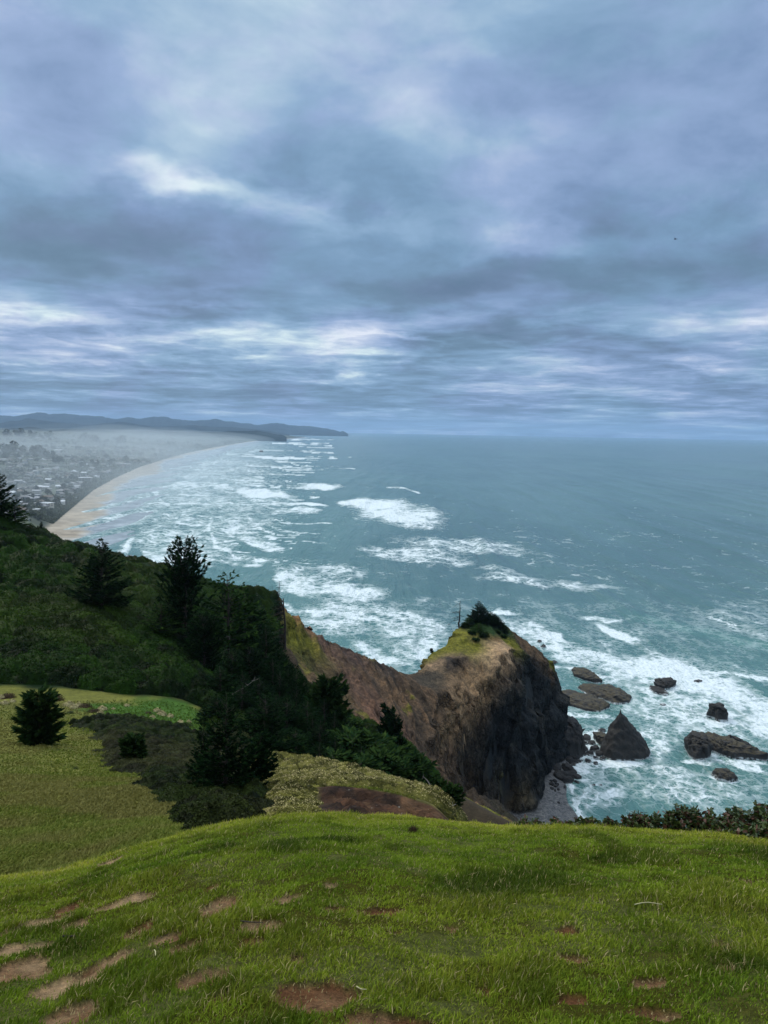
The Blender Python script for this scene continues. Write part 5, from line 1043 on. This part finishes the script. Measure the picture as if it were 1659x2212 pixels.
# boulders: a few shapes, copied
def boulder_mesh(seed):
    u, v_ = np.meshgrid(np.linspace(0, 2*np.pi, 29)[:-1], np.linspace(0, np.pi, 15)); x, y, z = np.sin(v_)*np.cos(u), np.sin(v_)*np.sin(u), np.cos(v_)
    q = 1+(fbm(x*1.3, y*1.3, z*1.3+seed, 3, seed)-.5)*.9+(ridged(x*2, y*2, z*2+seed, 3, seed+3)-.5)*.35; p_ = np.sign
    e = .75; x, y, z = [np.sign(t)*np.abs(t)**e*q for t in (x, y, z)]; V = np.stack([x, y, z*.8], -1).reshape(-1, 3); i = np.arange(28); rr = np.arange(14)[:, None]*28
    return mesh_np('boulder', V, np.stack([(rr+i).ravel(), (rr+28+i).ravel(), (rr+28+(i+1) % 28).ravel(), (rr+(i+1) % 28).ravel()], 1), M_SROCK, {'algae': np.zeros(len(V))}, smooth=False, link=False)
LM = []
def near_mark(vx, vy, marks):
    k = min(marks, key=lambda q: math.hypot(q[0]-vx, (q[1]-vy)*1.5)); dx, dy = vx-k[0], vy-k[1]
    side = ('right' if dx > 0 else 'left') if abs(dx) > abs(dy) else ('below' if dy > 0 else 'above')
    far = 'close ' if math.hypot(dx, dy) < 14 else '' if math.hypot(dx, dy) < 30 else 'well '
    return far+(side+' of ' if side in ('left', 'right') else side+' ')+k[2]
BM = [boulder_mesh(s_) for s_ in (3, 8, 14, 21)]
r = random.Random(9)
BL = [(1225, 1665, 26), (1217, 1680, 24), (1234, 1672, 22), (1243, 1680, 22), (1207, 1684, 24), (1224, 1688, 26), (1247, 1692, 13), (1271, 1645, 12), (1287, 1650, 10), (1284, 1620, 20), (1296, 1630, 18), (1260, 1620, 20), (1253, 1630, 18), (1234, 1625, 20), (1219, 1636, 22), (1268, 1598, 18), (1277, 1606, 14), (1282, 1698, 8), (1297, 1697, 7), (1240, 1640, 16), (1228, 1648, 18), (1262, 1606, 14), (1275, 1630, 14), (1204, 1670, 18), (1209, 1656, 14), (1198, 1695, 10), (1192, 1712, 8), (1206, 1740, 6), (1247, 1610, 16), (1240, 1600, 14), (1288, 1638, 12), (1302, 1640, 12)]
for k in range(34): t_ = r.random(); BL.append((1196+80*t_+r.uniform(-8, 12), 1705-95*t_+r.uniform(-14, 14), r.uniform(4, 11)))
BMARK = [(1225, 1665, 'the boulder cluster by the sand'), (1232, 1600, 'the rock shoulder of the headland'), (1292, 1635, 'the left foot of the pyramid stack'), (1260, 1620, 'the gap before the pyramid stack'), (1196, 1720, 'the small sand beach'), (1205, 1660, 'the dark cliff foot')]
NAMED = {0: 'large dark boulder at the top of the cluster by the sand', 1: 'boulder touching the left side of the cluster by the sand', 2: 'round dark boulder in the middle of the cluster by the sand', 3: 'boulder at the right of the cluster by the sand, above the swash', 5: 'widest boulder at the bottom of the cluster where sand begins', 6: 'small boulder alone in the foam right of the widest one', 7: 'small boulder alone in the surf below the pyramid stack approach', 17: 'left one of two small boulders awash off the sand', 18: 'right one of two small boulders awash off the sand'}
for i_, (a_, b_, w_) in enumerate(BL):
    x, y, z = G(a_, b_); s_ = w_*VS/FOC*y*.5; o = bpy.data.objects.new('boulder', BM[i_ % 4]); col.objects.link(o); zb = max(SEA, float(_hr(x, y)) if (HX0 < x < HX1 and HY0 < y < HY1) else SEA)
    o.location = (x, y, zb+s_*.15); o.rotation_euler = (r.uniform(-.3, .3), r.uniform(-.3, .3), r.uniform(0, 6)); o.scale = (s_, s_*r.uniform(.8, 1.2), s_*r.uniform(.7, 1.0))
    tag(o, NAMED.get(i_) or ('large' if w_ > 17 else 'middle sized' if w_ > 9 else 'small')+' wet boulder '+near_mark(a_, b_, BMARK), 'boulder', 'boulders round the foot of the headland')

# ================================================================== THE BEACH TOWN
def plain_hit(vx, vy):
    x, y, z = [float(q) for q in ray(vx, vy)]
    t = np.linspace(900, 9000, 1600); X, Y = x*t, y*t; zg = plain_z(X, Y); k = np.argmax(z*t < zg); return X[k], Y[k], float(zg[k])
def mat_flat(name, c, rough=.8, var=.15):
    m_, n = new_mat(name); p = n.n('ShaderNodeNewGeometry').outputs['Position']; a = n.noise(p, .35, 3, .6); finish(n, n.mix(1.0, c, n.ramp(a, [(.3, (1-var,)*3), (.7, (1+var,)*3)]), 'MULTIPLY'), rough, spec=.3); return m_
WALLC = [mat_flat('house_wall_paint', c) for c in ((.62, .60, .55), (.40, .38, .34), (.25, .24, .22), (.50, .46, .38), (.30, .34, .36), (.12, .15, .15))]
ROOFC = [mat_flat('roof_covering', c) for c in ((.10, .10, .10), (.20, .20, .20), (.60, .62, .63), (.14, .11, .09), (.30, .31, .32))]
M_WIN = mat_flat('window_glass', (.03, .04, .05), .2); M_TRIM = mat_flat('white_trim', (.7, .7, .68))
def house_parts(kind, lvl):
    """unit house: 1 wide (x), .7 deep, height .3 per storey"""
    h = .27*lvl; V = []; F = []
    def bx(x0, x1, y0, y1, z0, z1):
        k = len(V); V.extend([(x, y, z) for x in (x0, x1) for y in (y0, y1) for z in (z0, z1)]); F.extend([tuple(k+q for q in f) for f in ((0, 1, 3, 2), (4, 6, 7, 5), (0, 4, 5, 1), (2, 3, 7, 6), (0, 2, 6, 4), (1, 5, 7, 3))])
    W_ = []
    bx(-.5, .5, -.35, .35, -.3, h)
    if kind == 'ell': bx(.1, .48, -.62, -.352, -.3, h*.8)
    walls = (list(V), list(F)); V.clear(); F.clear()
    if kind == 'flat': bx(-.55, .55, -.40, .40, h, h+.035); bx(-.12, .18, -.15, .12, h+.037, h+.10)
    else:
        e, rz, t = .06, .20, .03
        for s_ in (-1, 1):
            k = len(V); y0 = s_*(.35+e); V.extend([(-.5-e, y0, h-.02), (.5+e, y0, h-.02), (.5+e, 0, h+rz), (-.5-e, 0, h+rz), (-.5-e, y0, h-.02+t), (.5+e, y0, h-.02+t), (.5+e, 0, h+rz+t), (-.5-e, 0, h+rz+t)])
            F.extend([tuple(k+q for q in f) for f in ((4, 5, 6, 7), (0, 3, 2, 1), (0, 1, 5, 4), (1, 2, 6, 5), (0, 4, 7, 3))])
        k = len(V); V.extend([(-.499, -.34, h), (-.499, .34, h), (-.499, 0, h+rz-.01), (.499, -.34, h), (.499, .34, h), (.499, 0, h+rz-.01)]); F.extend([(k, k+1, k+2), (k+3, k+5, k+4)])
        if kind == 'ell': bx(.06, .52, -.66, -.40, h*.8, h*.8+.04)
        bx(.2, .28, .06, .14, h+.08, h+rz+.09)
    roof = (list(V), list(F)); V.clear(); F.clear()
    for l_ in range(lvl):
        for cx in (-.36, -.12, .12, .36): bx(cx-.075, cx+.075, -.356, -.349, .27*l_+.08, .27*l_+.19)
        for cy in (-.18, .12): bx(.499, .506, cy-.06, cy+.06, .27*l_+.08, .27*l_+.19)
    win = (list(V), list(F)); return walls, roof, win
def pm(name, vf, mat):
    me = bpy.data.meshes.new(name); me.from_pydata(vf[0], [], vf[1]); me.materials.append(mat); me.update(); return me
_hc = {}
def house(x, y, z, w_, kind, lvl, wi, ri, rz, label, group=None, hs=1.0, windows=True):
    k = (kind, lvl, wi, ri)
    if k not in _hc:
        a, b, c = house_parts(kind, lvl); _hc[k] = (pm('walls', a, WALLC[wi]), pm('roof', b, ROOFC[ri]), pm('windows', c, M_WIN))
    o = empty('house', (x, y, z), rz); o.scale = (w_, w_, min(w_, 13)*hs)
    for nm, me in zip(('walls', 'roof', 'windows'), _hc[k]):
        if nm == 'windows' and not windows: continue
        c = bpy.data.objects.new(nm, me); col.objects.link(c); c.parent = o
    return tag(o, label, 'house', group)
MARK = []; SHORT = ['the widest tan house', 'the white house nearest the sand', 'the widest tan house front', 'the grey flat roofed house', 'the low left white roof', 'the bright gabled roof', 'the tiny white hut', 'the long white bluff roof', 'the dark low bluff house', 'the white tower house', 'the large dark bluff house', 'the dark brown block', 'the white end gable', 'the mid town bright roof', 'the small dune roof', 'the long misty building', 'the pale misty roof', 'the brightest white roof', 'the pale mid house', 'the large cream building', 'the white house on the left slope', 'the pale left row end', 'the white upper gable', 'the cream house by the spruce', 'the grey blue house by the spruce', 'the pale crown shaded house', 'the wide crown shaded house']
for (a_, b_, w_, kd, lv, wi, ri, lb) in [(96, 1094, 31, 'flat', 2, 3, 2, 'widest tan house with long white flat roof at the bluff above the sand'), (132, 1090, 15, 'ell', 2, 0, 2, 'white house with bright roof between the widest house and the sand'), (118, 1088, 10, 'gable', 1, 0, 4, 'small pale house wedged beside the widest tan house'), (73, 1076, 22, 'flat', 2, 4, 4, 'grey house with pale flat roof just above the widest house'),
  (44, 1059, 17, 'flat', 1, 1, 2, 'low house with bright white roof, left side of town'), (84, 1054, 15, 'gable', 1, 2, 2, 'house with bright gabled roof in the middle of the near town'), (98, 1058, 5, 'gable', 1, 0, 2, 'tiny white hut right of the bright gabled roof'), (162, 1052, 20, 'flat', 1, 2, 2, 'long white roofed house on the bluff above the curve of the beach'), (144, 1060, 20, 'flat', 1, 2, 1, 'dark low house left of the long white roofed one on the bluff'),
  (162, 1077, 6, 'flat', 2, 0, 4, 'small white tower like house at the edge of the bluff'), (185, 1037, 24, 'flat', 2, 2, 2, 'large dark house with thin white roof line at the bluff'), (205, 1030, 18, 'flat', 2, 2, 0, 'dark brown block with white end wall at the bluff'), (212, 1032, 6, 'gable', 2, 0, 4, 'white end gable standing by the dark brown block'), (160, 1023, 15, 'flat', 2, 1, 2, 'mid town house with bright white roof'), (229, 1022, 9, 'flat', 1, 2, 2, 'small bright roofed house by the dunes'),
  (270, 1004, 18, 'flat', 1, 1, 2, 'long pale roofed building beside the misty dunes'), (256, 1001, 11, 'flat', 1, 1, 4, 'pale roof left of the long one beside the misty dunes'), (99, 1015, 15, 'flat', 1, 0, 2, 'brightest white flat roof in the middle of town'), (101, 1022, 12, 'gable', 1, 0, 4, 'pale house just in front of the brightest white roof'), (45, 1005, 24, 'flat', 2, 3, 4, 'large cream building on the slope at upper left of town'), (8, 996, 16, 'ell', 2, 0, 4, 'white house on the grassy slope at the left edge'),
  (25, 1046, 16, 'gable', 1, 0, 4, 'pale house row end at the left above the low white roof'), (127, 975, 14, 'gable', 2, 0, 2, 'white gabled house catching light in the hazy upper town'), (45, 1117, 13, 'gable', 2, 3, 4, 'cream house just behind the left edge spruce'), (60, 1124, 8, 'gable', 1, 4, 4, 'small grey blue house right of the cream one behind the spruce'), (83, 947, 10, 'gable', 2, 1, 4, 'pale house under the far row of tree crowns'), (98, 948, 12, 'ell', 2, 1, 4, 'wide pale house under the far row of tree crowns')]:
    MARK.append((a_, b_, SHORT[len(MARK)])); x, y, z = plain_hit(a_, b_); house(x, y, z, w_*VS/FOC*y*1.02, kd, lv, wi, ri, r.uniform(-.25, .25), lb, 'houses of the beach town', .85)
# the rest of the town: plots on a rough street grid
LBL = {0: 'small dark roofed house', 1: 'small grey roofed house', 2: 'small white roofed house', 3: 'small brown roofed house', 4: 'small pale grey roofed house'}
WN = ['white', 'grey', 'dark', 'tan', 'blue grey', 'black']; MARK2 = MARK+[(300, 990, 'the curve of the misty shore'), (380, 968, 'the far misty shore'), (450, 958, 'the faint town end'), (520, 949, 'the last far houses'), (200, 985, 'the hazy town centre'), (160, 960, 'the hazy upper town')]
nh = 0; taken = []
while nh < 265:
    a_ = r.uniform(-10, 560); b_ = 944+ (r.random()**1.15)*176
    x, y, z = plain_hit(a_, b_); d = float(CLx(y))-x
    if d < 26 or y > 8600 or (y > 4200 and d > 420) or project(x, y, z)[0] < -12: continue
    sp2 = 17 if y < 2200 else 24
    if any(abs(x-q[0]) < sp2 and abs(y-q[1]) < sp2*1.25 for q in taken): continue
    taken.append((x, y)); nh += 1; ri = r.choice([0, 0, 1, 1, 3, 4, 4, 2] if y < 3000 else [0, 1, 1, 3, 4]); wi = r.choice([0, 1, 2, 2, 3, 4, 5, 1])
    w_ = r.uniform(11, 17)*(1 if y < 2600 else 1.3); zone = 'in the nearer streets of the beach town' if y < 1900 else 'in the middle of the hazy beach town' if y < 3000 else 'in the faint far end of the town'
    kd_ = r.choice(['gable', 'gable', 'ell', 'flat']); lv_ = r.choice([1, 1, 2]); house(x, y, z, w_, kd_, lv_, wi, ri, r.choice([0, 1.57])+r.uniform(-.2, .2), ('two storey ' if lv_ == 2 else 'low ')+WN[wi]+' '+{'gable': 'gabled', 'ell': 'L shaped', 'flat': 'flat topped'}[kd_]+' house '+near_mark(a_, b_, MARK2), 'houses of the beach town', .9, windows=y < 1900)
# trees of the town, one by one
def crown_mesh(seed, n=420):
    r_ = np.random.default_rng(seed); nb_ = 9; bc = r_.normal(0, .38, (nb_, 3))*np.array([1, 1, .7])+np.array([0, 0, .62]); k = r_.integers(0, nb_, n); d = r_.normal(size=(n, 3)); d /= np.linalg.norm(d, axis=1)[:, None]
    C = bc[k]+d*.33*r_.uniform(.7, 1.1, (n, 1)); C[:, 2] = np.maximum(C[:, 2], .12); V, F = quads(C, .26*r_.uniform(.6, 1.3, n), .3, .8, seed); u = r_.random((n, 1)); T = np.repeat(np.array((.012, .024, .016))*(1-u)+np.array((.030, .048, .026))*u, 4, 0)
    tv, tf = tubes([(np.array([[0, 0, -.2], [0, 0, .3], [.05, 0, .7]]), np.array([.06, .045, .02]))], 5)
    return mesh_np('crown', V, F, M_LEAF, {'tint': T}, link=False), mesh_np('trunk', tv, tf, M_BARK, link=False)
CM = [crown_mesh(s_) for s_ in (71, 72, 73)]
def town_tree(x, y, z, s_, hs, label, group='trees standing among the town houses'):
    o = empty('shore_pine', (x, y, z), r.uniform(0, 6)); o.scale = (s_, s_, s_*hs); cm, tm = r.choice(CM)
    for nm, me in (('crown', cm), ('trunk', tm)): c = bpy.data.objects.new(nm, me); col.objects.link(c); c.parent = o
    return tag(o, label, 'tree', group)
for (a_, b_, w_, lb) in [(70, 946, 22, 'large dark tree crown right end of the far row above town'), (88, 946, 14, 'round dark crown in the far row above town, second from right'), (105, 945, 20, 'broad dark crown at the right tail of the far row'), (40, 944, 26, 'broad dark crown in the middle of the far row above town'), (14, 944, 24, 'dark crown of the far row near the left edge'),
  (20, 985, 44, 'big dark wooded clump left above the town slope'), (60, 985, 36, 'dark crown right of the wooded clump above the town slope'), (85, 984, 30, 'dark crown at the middle of the tree belt above the streets'), (110, 990, 26, 'dark crown at the right tail of the tree belt above the streets'), (183, 950, 22, 'hazy crown rising in the upper middle of town'), (207, 955, 24, 'hazy broad crown right of the middle of town'), (260, 958, 26, 'faint crown near the misty end of town'), (238, 1003, 10, 'narrow dark tree by the dunes')]:
    x, y, z = plain_hit(a_, b_); town_tree(x, y, z, w_*VS/FOC*y*.55, 1.0, lb)
nt_ = 0
while nt_ < 235:
    a_ = r.uniform(-10, 560); b_ = 942+(r.random()**1.1)*185; x, y, z = plain_hit(a_, b_); d = float(CLx(y))-x
    if d < 12 or y > 8500 or project(x, y, z)[0] < -12 or any(abs(x-q[0]) < 10 and abs(y-q[1]) < 10 for q in taken): continue
    nt_ += 1; sz_t = r.uniform(5, 9)*(1 if y < 2500 else 1.7); town_tree(x, y, z, sz_t, r.uniform(.8, 1.2), ('broad ' if sz_t > 9 else 'small ')+('dark' if y < 3000 else 'faint hazy')+' tree '+near_mark(a_, b_, MARK2))
# undergrowth of gardens and the bluff: nobody could count it
N_ = 150000; q = np.random.default_rng(77); Y = 1/(1/1150.0+(1/9000.0-1/1150.0)*q.random(N_)); d = q.random(N_)**1.4*Y*.62+2; X = CLx(Y)-d; ok = (fbm(X*.012, Y*.012, 0, 4, 181)-.5+.18*(d < 45)+.1 > .03); X, Y = X[ok], Y[ok]
C = np.stack([X, Y, plain_z(X, Y)+q.uniform(.3, 2.6, len(X))], 1); V, F = quads(C, (1.8+Y*.0011)*q.uniform(.6, 1.4, len(X)), .8, .8, 5); u = q.random((len(X), 1)); T = np.repeat(np.array((.014, .026, .014))*(1-u)+np.array((.045, .062, .028))*u, 4, 0)
tag(mesh_np('undergrowth', V, F, M_LEAF, {'tint': T}), 'dark scrub on the bluff and between the town houses', 'scrub', kind='stuff')

# ------------------------------------------------------------------ walkers on the sand
M_CLOTH = mat_flat('dark_clothing', (.05, .05, .06)); M_SKIN = mat_flat('skin', (.35, .22, .16))
def person(a_, b_, label, stride, coat):
    x, y, z = G(a_, b_, SEA+1.5); J = [(0, 0, .92), (0, 0, 1.18), (0, 0, 1.42), (0, 0, 1.52), (0, .01, 1.66), (-.10, 0, .90), (-.12, stride*.25, .50), (-.12, stride*.2-.05, .08), (-.12, stride*.2+.12, .03), (.10, 0, .90), (.12, -stride*.2, .50), (.12, -stride*.45, .10), (.12, -stride*.45+.14, .03),
      (-.20, 0, 1.40), (-.27, -.03, 1.12), (-.27, .08+stride*.1, .86), (.20, 0, 1.40), (.27, .03, 1.12), (.27, .1, .86), (0, .01, 1.75)]
    E = [(0, 1), (1, 2), (2, 3), (3, 4), (4, 19), (0, 5), (5, 6), (6, 7), (7, 8), (0, 9), (9, 10), (10, 11), (11, 12), (2, 13), (13, 14), (14, 15), (2, 16), (16, 17), (17, 18)]
    Rr = [.15, .14, .13, .055, .10, .10, .065, .045, .04, .10, .065, .045, .04, .06, .045, .035, .06, .045, .035, .07]
    me = bpy.data.meshes.new('person'); me.from_pydata(J, E, []); o = bpy.data.objects.new('person', me); col.objects.link(o); m = o.modifiers.new('skin', 'SKIN'); s_ = o.modifiers.new('sub', 'SUBSURF'); s_.levels = s_.render_levels = 1
    for k, q in enumerate(Rr): me.skin_vertices[0].data[k].radius = (q, q)
    me.skin_vertices[0].data[0].use_root = True; me.materials.append(coat); o.location = (x, y, z-.03); o.rotation_euler = (0, 0, r.uniform(0, 6)); return tag(o, label, 'person')
for (a_, b_, lb) in [(135, 1130, 'leftmost walker of the three tiny figures on the near sand'), (142, 1130.5, 'middle walker of the three tiny figures on the near sand'), (145.5, 1130, 'right walker of the three, close to the middle one'), (155.6, 1151, 'lone tiny walker lower on the near sand'), (279, 1055, 'tiny lone figure standing at the end of the sand spit')]: person(a_, b_, lb, r.uniform(.5, 1), M_CLOTH)
# ------------------------------------------------------------------ birds in the air
M_FEATHER = mat_flat('dark_feathers', (.06, .06, .08))
def bird(a_, b_, Y, span, flap, label):
    x, y, z = P(a_, b_, Y); s = np.linspace(-1, 1, 9); V = []; F = []
    for t, w0, hh in [(-.5, .012, .01), (-.38, .05, .03), (-.15, .07, .06), (.1, .08, .07), (.28, .05, .05), (.40, .045, .045), (.5, .008, .008)]:
        for k in range(8): an = k*math.pi/4; V.append((math.cos(an)*w0, t, math.sin(an)*hh))
    for i in range(6):
        for k in range(8): F.append((i*8+k, i*8+(k+1) % 8, (i+1)*8+(k+1) % 8, (i+1)*8+k))
    body = (V, F); o = empty('bird', (x, y, z), .8); o.scale = (span*.5,)*3; c = bpy.data.objects.new('body', pm('body', body, M_FEATHER)); col.objects.link(c); c.parent = o
    for sg in (-1, 1):
        V = []; F = []
        for u_, ch, dz, sw in [(0.03, .30, 0, 0), (.3, .30, flap*.22, .04), (.55, .24, flap*.30, 0), (.8, .15, flap*.26, -.12), (1.0, .02, flap*.2, -.25)]:
            for t, zt in ((ch*.45, 0), (0, .022), (-ch*.55, 0), (0, -.012)): V.append((sg*u_, t+sw, dz+zt))
        for i in range(4):
            for k in range(4): F.append((i*4+k, i*4+(k+1) % 4, (i+1)*4+(k+1) % 4, (i+1)*4+k))
        c = bpy.data.objects.new('wing', pm('wing', (V, F), M_FEATHER)); col.objects.link(c); c.parent = o
    return tag(o, label, 'bird')
bird(1459, 517, 150, 1.3, 1.0, 'dark bird flying high on the right, largest of the specks in the sky'); bird(1263, 471, 500, 1.0, .4, 'tiny bird speck high in the sky left of the larger bird'); bird(1128, 711, 600, 1.1, .8, 'tiny dark bird below the bright cloud right of centre'); bird(1123, 877, 600, 1.3, .3, 'dark bird low over the horizon')
# ------------------------------------------------------------------ straws and twigs lying on the turf
def twig(p2, rad, mat, label, lift=.05):
    L = []
    for (a_, b_) in p2: x, y = hit(a_, b_); L.append((x, y, float(near_z(np.array(x), np.array(y)))+lift))
    L = np.array(L); v_, f_ = tubes([(L-L[0], np.linspace(rad, rad*.6, len(L)))], 6); o = mesh_np('twig', v_, f_, mat); o.location = L[0]; return tag(o, label, 'twig')
M_STRAW = mat_flat('dry_straw', (.48, .44, .24))
twig([(1369, 1978), (1385, 1975), (1398, 1974.5), (1415, 1976), (1429, 1978)], .0035, M_STRAW, 'long bent pale straw lying on the grass at right', .075); twig([(136, 2029), (148, 2030), (163, 2028)], .009, M_BARK, 'short dark stick on the bare earth at left', .02)
twig([(520, 2002), (540, 2005), (568, 2003)], .004, M_BARK, 'thin dark twig across the bare patch left of centre', .03); twig([(770, 2140), (780, 2147), (792, 2150)], .003, M_STRAW, 'thin pale straw on the largest earth patch at the bottom', .02); twig([(334, 2065), (336, 2070), (336, 2076)], .004, M_STRAW, 'tiny white straw on the earth patch at lower left', .03)
x, y = hit(893, 1800); o = empty('weed', (x, y, float(near_z(np.array(x), np.array(y)))), 0); o.scale = (.07, .07, .16); tag(o, 'small dark dry weed standing on the brow in the middle', 'weed')
for qm in SH_R[0]: c = bpy.data.objects.new(qm.name.split('.')[0], qm); col.objects.link(c); c.parent = o
# ================================================================== AIR
def box(name, x0, x1, y0, y1, z0, z1, mat):
    v = np.array([(x, y, z) for x in (x0, x1) for y in (y0, y1) for z in (z0, z1)], float)
    f = np.array([(0, 1, 3, 2), (4, 6, 7, 5), (0, 4, 5, 1), (2, 3, 7, 6), (0, 2, 6, 4), (1, 5, 7, 3)])
    return mesh_np(name, v, f, mat)
def air(name, dens, c):
    m_h = bpy.data.materials.new(name); m_h.use_nodes = True; n = NT(m_h.node_tree)
    pv = n.n('ShaderNodeVolumePrincipled', i={'Color': c, 'Density': dens, 'Anisotropy': 0.2}); n.n('ShaderNodeOutputMaterial', i={1: pv.outputs[0]}); return m_h
tag(box('haze', -140000, 140000, -3000, 63500, SEA-4, 760, air('haze', 2.2e-5, (.50, .72, 1.0))), kind='stuff')
# sea spray drifting over the town and the sand: thin banks, densest at their middle
m_sp = air('spray_mist', 1.1e-4, (.80, .90, .95))
u, w_ = np.meshgrid(np.linspace(0, 2*np.pi, 33)[:-1], np.linspace(0, np.pi, 17)); i = np.arange(32); rr = np.arange(16)[:, None]*32
EL = np.stack([np.sin(w_)*np.cos(u), np.sin(w_)*np.sin(u), np.cos(w_)], -1).reshape(-1, 3); EF = np.stack([(rr+i).ravel(), (rr+32+i).ravel(), (rr+32+(i+1) % 32).ravel(), (rr+(i+1) % 32).ravel()], 1)
m_lo = air('low_mist', 3.3e-4, (.80, .90, .95))
for (cx, cy, cz, rx, ry, rz_, mt) in [(-1350, 3300, 40, 900, 1500, 85, m_sp), (-1700, 4700, 45, 900, 2200, 95, m_sp), (-1000, 2300, 30, 620, 1100, 70, m_lo), (-700, 1700, 15, 400, 700, 52, m_lo), (-1900, 6600, 45, 900, 2600, 90, m_sp), (-1100, 2900, 70, 380, 700, 95, m_sp), (-480, 1330, 22, 330, 330, 55, m_lo), (-950, 3300, 75, 260, 420, 80, m_lo), (-1500, 4300, 90, 260, 500, 75, m_lo), (-1900, 3500, 50, 400, 600, 60, m_lo)]:
    o = mesh_np('mist', EL*np.array([rx, ry, rz_]), EF, mt); o.location = (cx, cy, SEA+cz); tag(o, kind='stuff')
print('objects', len(bpy.data.objects), 'faces', sum(len(m.polygons) for m in bpy.data.meshes))
